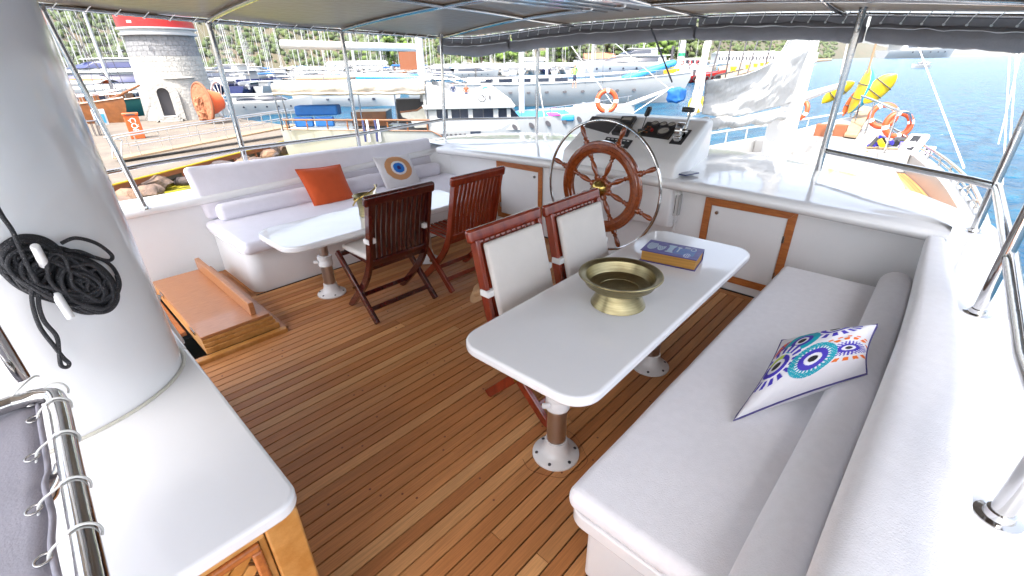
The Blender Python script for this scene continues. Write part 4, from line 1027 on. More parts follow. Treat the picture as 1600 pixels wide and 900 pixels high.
# ================================================================== OUR FOREDECK
def hw(x):
    t_ = max(0, (x-5)/11.); return 2.7*(1-min(1, t_)**2.2)
fd = thing('foredeck_hull', 'white bow and foredeck of our own boat seen beyond the coachroof', 'boat hull', (10, 2, -1))
xs = [4.0+12.1*i/40 for i in range(41)]
def zdk(x): return -.50+.0*x if x < 12 else -.50+.10*(x-12)
def zbul(x): return -.20+.0+max(0, x-9)*.025+max(0, x-13.4)*.10
prof_ = lambda x: [(hw(x)*.80, WZ-.3), (hw(x)*.97, WZ+1.2), (hw(x), zbul(x)-.02), (max(0, hw(x)-.03), zbul(x)), (max(0, hw(x)-.16), zbul(x)), (max(0, hw(x)-.20), zbul(x)-.03), (max(0, hw(x)-.22), zdk(x)-.02)]
for s_ in (-1, 1):
    MB().grid(lambda i, j: (lambda x, q_: Vector((x, 2+s_*q_[0], q_[1])))(xs[round(i*40)], prof_(xs[round(i*40)])[round(j*6)]), 41, 7).build('bulwark', M['deckwhite'], fd, smooth=45)
MB().grid(lambda i, j: Vector((4+12.05*i, 2+(2*j-1)*max(.0, hw(4+12.05*i)-.20), zdk(4+12.05*i)-.012)), 41, 9).build('deck_base', M['seam'], fd)
for k in range(9):      # teak side deck planks following the bulwark (starboard)
    o_ = .23+k*.062
    vs = []; 
    for x in np.linspace(6.2, 12.0, 24): vs += [(x, 2-hw(x)+o_, zdk(x)), (x, 2-hw(x)+o_+.056, zdk(x))]
    MB().add(vs, [(2*i, 2*i+1, 2*i+3, 2*i+2) for i in range(23)]).build('teak_plank', M['palewood'] if k > 3 else M['teak'], fd, smooth=0)
dh = MB().prism([(5.2, 2-hw(5.2)+.75), (7.5, 2-hw(7.5)+.68), (9.5, 2-hw(9.5)+.60), (11.6, 2-hw(11.6)+.50), (11.95, 1.2), (12.0, 3.1), (11.0, 3.9), (8, 4.0), (5.2, 4.0)], -.52, -.34)
dh.build('deckhouse_top', M['deckwhite'], fd, bevel=.05, seg=3)
fc = []
for x in np.linspace(12.1, 15.9, 12): fc.append((x, 2-max(.02, hw(x)-.22)))
fcp = fc+[(a, 4-b_) for a, b_ in fc[::-1]]
mb = MB(); n = len(fcp); zt_ = lambda x: -.12+.085*(x-12.1)
mb.add([(a, b_, -.5) for a, b_ in fcp]+[(a, b_, zt_(a)) for a, b_ in fcp], [tuple(range(n, 2*n))]+[(i, (i+1) % n, n+(i+1) % n, n+i) for i in range(n)])
mb.build('raised_foredeck', M['deckwhite'], fd, bevel=.03, seg=3)
# skylight
sk = thing('deck_skylight', 'steel framed square skylight on the foredeck beside the mast', 'skylight')
cs = [U(1242, 232, -.30), U(1283, 236, -.30), U(1275, 262, -.30), U(1235, 254, -.30)]
MB().extrude(cs, (0, 0, .02)).build('skylight_pane', M['screen'], sk)
for a, b_ in zip(cs, cs[1:]+cs[:1]): MB().bar(a+Vector((0, 0, .015)), b_+Vector((0, 0, .015)), .035, .03).build('frame_bar', M['steel'], sk)
for f in (.33, .66): MB().bar(cs[0].lerp(cs[1], f)+Vector((0, 0, .024)), cs[3].lerp(cs[2], f)+Vector((0, 0, .024)), .008, .006).build('glazing_bar', M['alu'], sk)
for zz_, nm in ((0, 'winch_post'),):
    wn_ = thing('bow_bitts', 'brown wooden mooring bitts with a board between them on the foredeck', 'bollard')
    for (a, b_) in ((1280, 216), (1309, 217)):
        p = U(a, b_, -.10); MB().box(p.x-.09, p.x+.09, p.y-.12, p.y+.12, -.12, .22).build('bitt', M['rust'], wn_, bevel=.02)
    p = U(1295, 213, -.1); MB().box(p.x-.05, p.x+.05, p.y-.22, p.y+.22, -.08, .06).build('board', M['palewood'], wn_, bevel=.01)
bpk = thing('bow_plank', 'tan wooden plank running out over the bow of our boat', 'plank')
a, b_, c_, d_ = U(1318, 214, -.02), U(1338, 216, -.02), U(1362, 172, .30), U(1342, 168, .30)
MB().extrude([a, b_, c_, d_], (0, 0, .07)).build('plank_board', M['palewood'], bpk, bevel=.01)
# rails of the foredeck
def zrl(x): return .0+.012*(x-9)+max(0, x-13)*.045 if x > 9 else -.10+.10*(x-7.5)/1.5
def hr(x, off=0): return Vector((x, 2-max(.05, hw(x)-.06), zrl(x)+off))
fr_ = thing('bow_rail', 'curving steel guard rail along the starboard side of the foredeck', 'rail', (12, 0, 0))
xr = list(np.linspace(5.5, 16.0, 44))
MB().tube([hr(x) for x in xr], .026, 8).build('top_rail', M['steel'], fr_, smooth=80)
MB().tube([Vector((x, hr(x).y, (zrl(x)+zbul(x))/2)) for x in xr], .014, 6).build('middle_wire', M['steel'], fr_, smooth=80)
for x in np.linspace(6.2, 15.8, 15):
    p = hr(x); MB().tube([p, Vector((x+.10, p.y, zbul(x)))], .016, 6).build('rail_post', M['steel'], fr_)
for x in np.linspace(6.8, 9.6, 5):
    p = hr(x); MB().tube([p, Vector((x+.55, hr(x+.55).y, zbul(x)))], .016, 6).build('rail_brace', M['steel'], fr_)
fr2 = thing('bow_rail', 'raised steel pulpit rail round the bow carrying the lifebuoys', 'rail', (14, 1.4, .3))
pp = [UY(1347, 150, 1.9), UY(1367, 157, 1.55), UY(1403, 173, .95)]
MB().tube(smooth_path(pp+[UY(1421, 178, .80), UY(1424, 200, .80)], 4), .028, 8).build('top_rail', M['steel'], fr2, smooth=80)
for p in pp: MB().tube([p, Vector((p.x+.1, p.y, zbul(p.x)))], .018, 6).build('rail_post', M['steel'], fr2)
fr3 = thing('bow_rail', 'port side guard rail of our foredeck beyond the sail', 'rail', (11, 4, 0))
def hl(x): return Vector((x, 2+max(.05, hw(x)-.06), zrl(x)+.1))
MB().tube([hl(x) for x in np.linspace(8, 16, 24)], .024, 8).build('top_rail', M['white'], fr3, smooth=80)
for x in np.linspace(8.5, 15.5, 11):
    p = hl(x); MB().tube([p, Vector((x, p.y, zbul(x)))], .016, 6).build('rail_post', M['white'], fr3)
# main mast, boom, sail
mm = thing('main_mast', 'thick white foremast with a white sail hanging from its boom', 'mast', (8.55, 2, -.4))
MB().tube([(8.45, 2, -.45), (8.55, 2, 7)], [.15, .13], 24).build('mast_tube', M['white'], mm, smooth=80)
MB().box(8.0, 8.28, 1.9, 2.16, -.4, .80).build('mast_box', M['white'], mm, bevel=.02)
b0 = UY(1225, 172, 2.0); b1 = UY(1118, 197, 2.0)
MB().tube([b0, b1], .045, 12).build('boom', M['white'], mm, smooth=80)
cr_ = MB()
for k in range(4):
    MB().tube([UY(1205+a*9, 232+14*math.sin(a*2.3+k), 1.80-.03*k) for a in (-1, -.3, .3, 1)], .012, 6).build('halyard_coil', M['cord'], mm)
for k in range(5):
    cc = UX(1228, 240, 8.25); MB().tube([Vector((8.22-.01*k, cc.y+(.07+.015*k)*math.cos(a), .02+.16*math.sin(a))) for a in np.linspace(0, 2*math.pi, 17)[:-1]], .012, 6, closed=True).build('halyard_coil', M['cord'], mm)
sl_ = thing('white_sail', 'loose white sail bundled between the foremast and its boom', 'sail', (7, 2, 1))
topP = [(1103, 126), (1140, 121), (1165, 116), (1185, 108), (1205, 97), (1222, 78), (1238, 50), (1262, 40), (1280, 38)]
botP = [(1096, 178), (1120, 182), (1145, 182), (1170, 178), (1190, 172), (1207, 168), (1222, 165), (1238, 160), (1240, 150)]
def sailfn(i, j):
    k = i*(len(topP)-1); a = int(min(k, len(topP)-2)); f = k-a
    tx = topP[a][0]*(1-f)+topP[a+1][0]*f; ty = topP[a][1]*(1-f)+topP[a+1][1]*f; bx_ = botP[a][0]*(1-f)+botP[a+1][0]*f; by_ = botP[a][1]*(1-f)+botP[a+1][1]*f
    px = tx*(1-j)+bx_*j; py = ty*(1-j)+by_*j
    return UY(px, py, 1.98+.06*math.sin(i*5+j*2)*math.sin(j*3.1)+.035*mnoise.noise(Vector((i*6, j*4, 2)))+.012*mnoise.noise(Vector((i*18+j*6, j*8, 5))))
o = MB().grid(sailfn, 90, 50).build('sail_cloth', M['canvasW'], sl_, smooth=80); o.modifiers.new('t', 'SOLIDIFY').thickness = .008
rp = [UY(1100+i*12.4, 192-.10*i*i+2.5*math.sin(i*1.9), 1.93) for i in range(11)]
MB().tube(smooth_path(rp, 5), [.055+.022*mnoise.noise(Vector((i*.6, 0, 0))) for i in range(51)], 12).build('sail_roll', M['canvasW'], sl_, smooth=80)
# furled rope bundle + yellow buoy at the boom end
fb = thing('furled_staysail', 'bundled pale sail and ropes rising past the end of the boom', 'sail', (5, 2, 1))
MB().tube(smooth_path([UY(1078, 182, 3.1), UY(1086, 150, 3.1), UY(1097, 100, 3.1), UY(1110, 45, 3.1)], 8), [.040+.008*math.sin(i*1.7) for i in range(25)], 10).build('sail_roll', M['sealant'], fb, smooth=80)
for k_ in range(3): MB().tube(smooth_path([UY(1080+3*k_, 180, 3.05), UY(1089+3*k_+3*math.sin(k_), 140, 3.05), UY(1100+2*k_, 95, 3.05), UY(1113+k_, 45, 3.05)], 8), .012, 6).build('hanging_rope', M['cord'], fb, smooth=80)
MB().tube(smooth_path([UY(1082, 176, 3.0), UY(1090, 162, 3.0), UY(1096, 172, 3.0)], 6), .03, 8).build('rope_tail', M['cord'], fb)
yb_ = MB().lathe([(0, 0), (.13, .02), (.14, .08), (.10, .11), (0, .12)], UY(1090, 163, 3.3), (-1, -.3, .1), 20).build('yellow_float', M['yellow']); tag(yb_, 'yellow float hanging by the boom end behind the console', 'float')
sp_ = tag(MB().tube([UY(1252, 153, 2.05), UY(1318, 132, 2.05)], [.075, .05], 14).build('white_spar', M['white'], smooth=80), 'white spar pointing forward from the foremast towards the kayaks', 'spar')
# rigging
rg = thing('rigging', 'thin ropes and stays rising over the right side of the foredeck', 'rigging', (10, 0, 0))
def stay(a, b_, r_, m_='cord'): MB().tube([a, b_], r_, 6).build('stay', M[m_], rg)
stay(UY(1506, 262, -.15), UY(1430, 60, 1.15), .010)
stay(UX(1566, 300, 8.6), UX(1579, 60, 8.6), .009); stay(UX(1577, 240, 8.7), UX(1590, 60, 8.7), .009); stay(UX(1560, 225, 9.2), UX(1601, 60, 9.2), .008)
stay(UY(1243, 205, 2.2), UY(1282, 50, 2.2), .018); stay(UY(1238, 205, 2.25), UY(1277, 50, 2.25), .012)
stay(UY(1314, 115, 2), UY(1330, 40, 2), .014); stay(UY(1355, 115, 2), UY(1371, 60, 2), .022, 'palewood')
for (a, b_) in ((1108, 1132), (1132, 1146), (1150, 1172), (1163, 1190), (1190, 1210), (1050, 1018)): stay(UY(a, 128, 2.1), UY(b_, 45, 2.1), .008, 'graphite')
def torus(c, axis, R1, r_, n=32, m=12, a0=0, a1=2*math.pi):
    q_ = Vector((0, 0, 1)).rotation_difference(Vector(axis)); full = abs(a1-a0-2*math.pi) < 1e-3
    pts = [Vector(c)+q_ @ Vector((R1*math.cos(a), R1*math.sin(a), 0)) for a in np.linspace(a0, a1, n+1)]
    return MB().tube(pts[:-1] if full else pts, r_, m, closed=full)
def buoy(c, axis, R1, lab, m_='lifeor'):
    t = thing('lifebuoy', lab, 'lifebuoy', tuple(c), 'lifebuoys')
    torus(c, axis, R1, R1*.25).build('ring', M[m_], t, smooth=80)
    for k in range(4):
        a = math.pi/4+k*math.pi/2; torus(c, axis, R1, R1*.262, 4, 12, a-.16, a+.16).build('reflective_band', M['whiteP'], t, smooth=80)
    return t
buoy(UY(1249, 172, 2.9), (-1, .5, .2), .20, 'orange lifebuoy just right of the foremast, partly behind ropes')
buoy(UY(1380, 181, 1.35), (-1, -.3, .25), .235, 'orange lifebuoy on the pulpit rail, the one nearer the kayaks')
buoy(UY(1403, 195, 1.0), (-1, -.6, .15), .24, 'orange lifebuoy on the pulpit rail, the one nearer the bag and towels')
# kayaks standing upright at the bow
def kayak(c, d_, L_, W_, matA, matB, lab, fn_=(-.8, -.5, 0)):
    t = thing('kayak', lab, 'kayak', tuple(c), 'kayaks stowed at the bow')
    d_ = Vector(d_).normalized(); sd_ = d_.cross(Vector(fn_).normalized()).normalized(); nn = sd_.cross(d_).normalized()
    for part, mt, s0, s1 in (('kayak_deck', matA, 0, 1), ('kayak_hull', matB, 1, 2)):
        def fn(i, j):
            v = 2*i-1; wd = W_/2*(1-abs(v)**2.6)**.8; a = math.pi*(s0+(s1-s0)*j)
            return Vector(c)+d_*(v*L_/2)+sd_*(wd*math.cos(a))+nn*(wd*.55*math.sin(a))+nn*(.10*abs(v)**3)
        MB().grid(fn, 22, 9).build(part, mt, t, smooth=80)
    for v in (-.3, .3):
        cc = Vector(c)+d_*(v*L_/2)
        MB().tube([cc+sd_*(W_*.5*math.cos(a))+nn*(W_*.29*math.sin(a)+.01) for a in np.linspace(0, math.pi, 9)], .012, 5).build('strap', M['graphite'], t)
kayak(UY(1309, 143, 2.75), (0, -.62, .55), .85, .34, M['yellow'], M['yellow'], 'yellow kayak leaning left beyond the spar end')
kayak(UY(1349, 143, 2.0), (.0, -.16, 1), 1.10, .62, M['yellow'], M['kblue'], 'upright kayak half yellow and half sky blue at the bow', (-.25, .95, .1))
kayak(UY(1373, 138, 1.7), (.1, -.42, .60), .80, .44, M['yellow'], M['yellow'], 'yellow kayak leaning right, nearest the lifebuoys')
kayak(UY(1330, 158, 2.25), (0, -.35, 1), .75, .18, M['orange'], M['lifeor'], 'small orange kayak below the spar, left of the upright one')
# bag, towels, basket of fins
p = UY(1409, 224, .80); tag(MB().rbox(-.15, .15, -.18, .18, -.14, .12, .06, wob=.03, M=Matrix.Translation(p)).build('bag', M['black']), 'black bag on the bulwark beside the basket of fins', 'bag')
for (px, py, lab) in ((1427, 226, 'pale printed life vest drying on the bulwark, nearer the black bag'), (1448, 238, 'pale printed life vest drying on the bulwark, nearer the rail bend')):
    p = UY(px, py, .45); t = thing('life_vest', lab, 'life vest', tuple(p), 'life vests on the bulwark')
    Mx = Matrix.Translation(p) @ Matrix.Rotation(R(-25), 4, 'Z') @ Matrix.Rotation(R(35), 4, 'Y')
    MB().rbox(-.04, .04, -.13, .13, -.17, .17, .035, wob=.02, M=Mx).build('vest_body', M['vinyl'], t)
    MB().rbox(-.052, -.038, -.06, .06, .0, .13, .006, M=Mx).build('vest_print', M['black'], t)
    MB().rbox(-.052, -.038, -.07, .03, -.12, -.05, .006, M=Mx).build('vest_print', M['black'], t)
bk_ = thing('fin_basket', 'tan plastic basket full of flippers and masks on the foredeck', 'basket')
p = U(1380, 251, -.33); ax = Vector((.35, -.94, 0)).normalized(); ay = Vector((.94, .35, 0))
for k in range(7):
    for j in range(3):
        a = p+ax*(-.32+.094*k)+Vector((0, 0, .03+.085*j)); MB().bar(a, a+ax*.075, .012, .022).build('basket_bar', M['palewood'], bk_)
for zz in (.0, .085, .17, .25): MB().bar(p-ax*.34+Vector((0, 0, zz)), p+ax*.34+Vector((0, 0, zz)), .02, .025).build('basket_rim', M['palewood'], bk_)
MB().prism([(q_.x, q_.y) for q_ in (p-ax*.34+ay*.02, p+ax*.34+ay*.02, p+ax*.34+ay*.4, p-ax*.34+ay*.4)], -.33, -.10).build('basket_tub', M['palewood'], bk_)
rf_ = random.Random(5)
M['finblue'] = mat('fin_blue', (.05, .04, .5), .4)
fl_ = sorted([(rf_.uniform(-.3, .3), rf_.uniform(.05, .35)) for k in range(10)])
ORD = ['first', 'second', 'third', 'fourth', 'fifth', 'sixth', 'seventh', 'eighth', 'ninth', 'tenth']
for k, (fa, fb_) in enumerate(fl_):
    q_ = p+ax*fa+ay*fb_+Vector((0, 0, .22)); tp = q_+Vector((rf_.uniform(-.12, .12), rf_.uniform(-.14, .14), rf_.uniform(.10, .24)))
    ci = k % 6; tag(MB().bar(q_, tp, rf_.uniform(.06, .12), .03, (1, 0, 0)).build('swim_fin', [M['black'], M['finblue'], M['finblue'], M['yellow'], M['black'], M['graphite']][ci], bevel=.008), '%s swim fin in the tan basket, %s from the left' % (['black', 'blue', 'blue', 'yellow', 'black', 'dark grey'][ci], ORD[k]), 'swim fin', 'swim fins in the basket')

# ================================================================== SEA, HILLS, QUAY
def sea_mat():
    m = bpy.data.materials.new('sea_water'); m.use_nodes = True; nt = m.node_tree; L = nt.links; b = nt.nodes['Principled BSDF']
    b.inputs['Roughness'].default_value = .16; b.inputs['IOR'].default_value = 1.33; b.inputs['Specular IOR Level'].default_value = .13
    g = nt.nodes.new('ShaderNodeNewGeometry')
    def nz(st, sc, det, dist=0, rough=.55):
        mp = nt.nodes.new('ShaderNodeVectorMath'); mp.operation = 'MULTIPLY'; L.new(g.outputs['Position'], mp.inputs[0]); mp.inputs[1].default_value = st
        n = nt.nodes.new('ShaderNodeTexNoise'); n.inputs['Scale'].default_value = sc; n.inputs['Detail'].default_value = det; n.inputs['Distortion'].default_value = dist; n.inputs['Roughness'].default_value = rough; L.new(mp.outputs[0], n.inputs['Vector']); return n.outputs[0]
    w1 = nz((.55, 1.3, 1), .9, 6, .6); w2 = nz((.05, .10, 1), 1.0, 3); w3 = nz((1.2, 2.6, 1), 2.4, 4, .4)
    mr = nt.nodes.new('ShaderNodeMapRange'); mr.inputs[1].default_value = .38; mr.inputs[2].default_value = .66; L.new(w1, mr.inputs[0])
    mx = nt.nodes.new('ShaderNodeMix'); mx.data_type = 'RGBA'; mx.inputs[6].default_value = (.0003, .030, .070, 1); mx.inputs[7].default_value = (.002, .078, .135, 1); L.new(mr.outputs[0], mx.inputs[0])
    mr2 = nt.nodes.new('ShaderNodeMapRange'); mr2.inputs[1].default_value = .3; mr2.inputs[2].default_value = .7; L.new(w2, mr2.inputs[0])
    mx2 = nt.nodes.new('ShaderNodeMix'); mx2.data_type = 'RGBA'; mx2.inputs[7].default_value = (.001, .05, .11, 1); L.new(mx.outputs[2], mx2.inputs[6]); ml = nt.nodes.new('ShaderNodeMath'); ml.operation = 'MULTIPLY'; ml.inputs[1].default_value = .5; L.new(mr2.outputs[0], ml.inputs[0]); L.new(ml.outputs[0], mx2.inputs[0])
    # whitecaps
    mr3 = nt.nodes.new('ShaderNodeMapRange'); mr3.inputs[1].default_value = .70; mr3.inputs[2].default_value = .76; L.new(nz((.22, .7, 1), 1.1, 7, .8, .65), mr3.inputs[0])
    mx3 = nt.nodes.new('ShaderNodeMix'); mx3.data_type = 'RGBA'; mx3.inputs[7].default_value = (.55, .6, .62, 1); L.new(mx2.outputs[2], mx3.inputs[6]); L.new(mr3.outputs[0], mx3.inputs[0])
    # shallow stony water by the quay
    sh_ = U(240, 295, WZ); sub = nt.nodes.new('ShaderNodeVectorMath'); sub.operation = 'DISTANCE'; L.new(g.outputs['Position'], sub.inputs[0]); sub.inputs[1].default_value = tuple(sh_)
    mr4 = nt.nodes.new('ShaderNodeMapRange'); mr4.inputs[1].default_value = 6; mr4.inputs[2].default_value = 13; mr4.inputs[3].default_value = 1; mr4.inputs[4].default_value = 0; L.new(sub.outputs['Value'], mr4.inputs[0])
    sv = nt.nodes.new('ShaderNodeValToRGB'); sv.color_ramp.elements[0].position = .35; sv.color_ramp.elements[0].color = (.03, .045, .02, 1); sv.color_ramp.elements[1].position = .62; sv.color_ramp.elements[1].color = (.40, .33, .03, 1)
    L.new(nz((.6, .9, 1), 1.0, 5, 1.2), sv.inputs[0])
    mx4 = nt.nodes.new('ShaderNodeMix'); mx4.data_type = 'RGBA'; L.new(mx3.outputs[2], mx4.inputs[6]); L.new(sv.outputs[0], mx4.inputs[7]); L.new(mr4.outputs[0], mx4.inputs[0])
    L.new(mx4.outputs[2], b.inputs['Base Color'])
    bp = nt.nodes.new('ShaderNodeBump'); bp.inputs['Strength'].default_value = .9; bp.inputs['Distance'].default_value = .5; L.new(w1, bp.inputs['Height'])
    bp2 = nt.nodes.new('ShaderNodeBump'); bp2.inputs['Strength'].default_value = .6; bp2.inputs['Distance'].default_value = .12; L.new(w3, bp2.inputs['Height']); L.new(bp.outputs[0], bp2.inputs['Normal']); L.new(bp2.outputs[0], b.inputs['Normal'])
    return m
mb = MB(); Rr = [0, 30, 100, 400, 1500, 6000, 14000]; nseg = 48
vs = [(0, 0, WZ)]+[(r_*math.cos(2*math.pi*k/nseg), r_*math.sin(2*math.pi*k/nseg), WZ) for r_ in Rr[1:] for k in range(nseg)]
fs = [(0, 1+k, 1+(k+1) % nseg) for k in range(nseg)]
for i in range(len(Rr)-2): fs += [(1+i*nseg+k, 1+(i+1)*nseg+k, 1+(i+1)*nseg+(k+1) % nseg, 1+i*nseg+(k+1) % nseg) for k in range(nseg)]
mb.add(vs, fs).build('sea', sea_mat())['kind'] = 'structure'

# hills
def azim(px): d = ray(px, 100); return math.atan2(d.y, d.x)
HC = [(-400, 300, 120), (-100, 290, 125), (100, 290, 112), (300, 300, 98), (600, 330, 80), (900, 400, 74), (1100, 560, 82), (1230, 900, 80), (1300, 1500, 72), (1380, 2600, 60), (1440, 4200, 45), (1520, 6500, 55), (1800, 8000, 40)]
HA = [(azim(p), d, h_) for p, d, h_ in HC]
def hill_at(az):
    for a, b_ in zip(HA, HA[1:]):
        if a[0] >= az >= b_[0]:
            f = (a[0]-az)/(a[0]-b_[0]); return a[1]+(b_[1]-a[1])*f, a[2]+(b_[2]-a[2])*f
    return (HA[0][1:] if az > HA[0][0] else HA[-1][1:])
def hpt(az, t):
    d, h_ = hill_at(az); r_ = d*(1+.75*t)
    x, y = r_*math.cos(az), r_*math.sin(az)
    n_ = mnoise.fractal(Vector((x/140, y/140, 0)), 1, 2, 4)
    z = WZ-.5+h_*(1-(1-min(1, t))**1.6)*(1+.28*n_*t)+2.5*mnoise.noise(Vector((x/22, y/22, 3)))*min(1, t*6)
    return Vector((x, y, z))
def hillmat():
    m = mat('hillside', (.05, .062, .03), .95, vary=.5, vscale=.035, col2=(.10, .07, .045), detail=8); return m
NA, NT = 260, 26
a0_, a1_ = HA[0][0], HA[-1][0]
mb = MB().grid(lambda i, j: hpt(a0_+(a1_-a0_)*i, j*1.02), NA, NT)
mb.build('hills', hillmat(), smooth=80)['kind'] = 'structure'
# wood on the hills: many displaced leafy clumps, one mass
ico = bmesh.new(); bmesh.ops.create_icosphere(ico, subdivisions=2, radius=1); IV = np.array([v.co[:] for v in ico.verts]); IF = [tuple(v.index for v in f.verts) for f in ico.faces]; ico.free()
ico = bmesh.new(); bmesh.ops.create_icosphere(ico, subdivisions=1, radius=1); IV1 = np.array([v.co[:] for v in ico.verts]); IF1 = [tuple(v.index for v in f.verts) for f in ico.faces]; ico.free()
rt2 = np.random.RandomState(4)
def clumpmesh(name, items, IVx, IFx, matx):
    V_ = []; F_ = []; 
    for k, (c_, r_, hgt) in enumerate(items):
        nz_ = 1+.38*rt2.randn(len(IVx), 1)*.6; P_ = IVx*nz_*np.array([r_, r_, hgt])+np.array(c_); V_.append(P_)
    V_ = np.concatenate(V_); nv_ = len(IVx); F0 = np.array(IFx); F_ = np.concatenate([F0+k*nv_ for k in range(len(items))])
    me = bpy.data.meshes.new(name); me.vertices.add(len(V_)); me.vertices.foreach_set('co', V_.ravel()); me.loops.add(F_.size); me.loops.foreach_set('vertex_index', F_.ravel().astype(np.int32))
    me.polygons.add(len(F_)); me.polygons.foreach_set('loop_start', np.arange(0, F_.size, 3, dtype=np.int32)); me.update(calc_edges=True); me.materials.append(matx)
    o = bpy.data.objects.new(name, me); S.collection.objects.link(o); return o
def leafmat(name, c1, c2, sc):
    return mat(name, c1, .9, vary=.6, vscale=sc, col2=c2, detail=6)
M['leaf'] = leafmat('woodland_leaves', (.030, .055, .014), (.075, .095, .025), .12)
M['leaf2'] = leafmat('bright_leaves', (.05, .10, .012), (.11, .16, .022), .6)
items = []
for k in range(15000):
    az = HA[0][0]+(HA[8][0]-HA[0][0])*rt2.rand()**1.0; t_ = .02+rt2.rand()**1.3*.98
    p = hpt(az, t_)
    if mnoise.noise(Vector((p.x/28, p.y/28, 1)))+rt2.randn()*.25 < -.22: continue
    d, _ = hill_at(az); r_ = (.9+1.5*rt2.rand()**2)*(d/300)**.6
    items.append(((p.x, p.y, p.z+r_*.5), r_, r_*.95))
o = clumpmesh('hillside_trees', items, IV1, IF1, M['leaf']); o['kind'] = 'stuff'; tag(o, 'green pines and scrub covering the hills behind the marina', 'woodland')
# nearer shore strip with trees that stand out
def tree(px, d, hgt, wd, lab, seed):
    base = UD(px, 100, d); az = math.atan2(base.y, base.x); x, y = d*math.cos(az), d*math.sin(az)
    t = thing('tree', lab, 'tree', (x, y, WZ+1), 'trees on the marina shore')
    rs = np.random.RandomState(seed)
    MB().tube([(x, y, WZ+.5), (x+.2, y, WZ+hgt*.5), (x, y+.3, WZ+hgt*.8)], [.45, .3, .12], 8).tube([(x+.1, y, WZ+hgt*.35), (x+wd*.3, y-.4, WZ+hgt*.65)], [.2, .08], 6).tube([(x+.1, y, WZ+hgt*.4), (x-wd*.3, y+.4, WZ+hgt*.7)], [.2, .08], 6).build('trunk', M['rust'], t)
    its = []
    for k in range(70):
        v_ = rs.randn(3); v_ /= np.linalg.norm(v_); q_ = v_*rs.rand()**.4
        its.append(((x+q_[0]*wd*.5, y+q_[1]*wd*.5, WZ+hgt*.62+q_[2]*hgt*.36), wd*.09+wd*.06*rs.rand(), wd*.09))
    o = clumpmesh('crown', its, IV1, IF1, M['leaf2'] if seed % 3 else M['leaf']); adopt(o, t)
rs0 = random.Random(2)
for k, (px, lab) in enumerate(((616, 'broad bright green tree behind the white roofed building'), (868, 'round tree on the shore left of the two white masts'), (900, 'round tree on the shore right of the white masts'), (752, 'bushy tree on the shore under the curtain, left'), (790, 'bushy tree on the shore under the curtain, middle'), (962, 'tree on the shore beside the red roofed house, left'), (1003, 'tree on the shore beside the red roofed house, right'), (1040, 'tree on the shore behind the grey motor yacht'), (1075, 'tree on the shore behind the red tug'), (560, 'tree on the shore left of the white roofed building'))):
    tree(px, 255 if k else 200, 15 if k else 17, 14 if k else 12, lab, k+1)

# shore strip / breakwater
def shore(px0, px1, d0, d1, z1, name='shore'):
    P_ = []
    for px in np.linspace(px0, px1, 14): P_.append((px, d0))
    mb = MB(); A = [UD(px, 100, d0) for px in np.linspace(px0, px1, 30)]; B = [UD(px, 100, d1) for px in np.linspace(px0, px1, 30)]
    sc_ = lambda p, d: Vector((p.x*d/math.hypot(p.x, p.y), p.y*d/math.hypot(p.x, p.y), 0))
    vs = []
    for p, q_ in zip(A, B): a = sc_(p, d0); b_ = sc_(q_, d1); vs += [(a.x, a.y, WZ-.5), (a.x, a.y, z1), (b_.x, b_.y, z1)]
    return mb.add(vs, [(3*i, 3*i+1, 3*i+4, 3*i+3) for i in range(29)]+[(3*i+1, 3*i+2, 3*i+5, 3*i+4) for i in range(29)]).build(name, M['concrete'])
shore(-200, 1120, 245, 330, WZ+1.2)['kind'] = 'structure'
# quay with lighthouse
QZ = -2.3
nearL, nearR = U(60, 316, QZ), U(452, 217, QZ)
farL, farR = U(40, 190, QZ), U(452, 196, QZ)
dq = (nearR-nearL).normalized()
quay = MB().prism([(p.x, p.y) for p in (nearL-dq*14, nearR, farR, U(350, 182, QZ), U(250, 178, QZ), U(120, 192, QZ), farL-dq*14)], QZ-.45, QZ).build('quay', M['concrete'], bevel=.04); quay['kind'] = 'structure'
MB().prism([(p.x, p.y) for p in (nearL+Vector((0, 1.3, 0))-dq*14, nearR+Vector((0, 1.3, 0)), farR, U(350, 182, QZ), U(120, 192, QZ), farL-dq*14)], WZ-.5, QZ-.46).build('quay_footing', M['concrete'])['kind'] = 'structure'
led = thing('quay_edge_beam', 'rusty steel beam with struts along the edge of the quay above the rocks', 'quay beam', tuple(nearL))
off = Vector((dq.y, -dq.x, 0))*.12
MB().bar(nearL-dq*5+off+Vector((0, 0, -.12)), nearR+off+Vector((0, 0, -.12)), .10, .22).build('edge_beam', M['rust'], led)
MB().bar(nearL-dq*5+off*2.2+Vector((0, 0, .012)), nearR+off*2.2+Vector((0, 0, .012)), .06, .05).build('yellow_line', M['yellow'], led)
LQ = (nearR-nearL).length
k = 0
while k*1.6 < LQ+4:
    p = nearL+dq*(k*1.6-4)+off; MB().bar(p+Vector((0, 0, -.2)), p+off*2+Vector((0, 0, -1.1)), .07, .07).build('strut', M['rust'], led); k += 1
rs = np.random.RandomState(9)
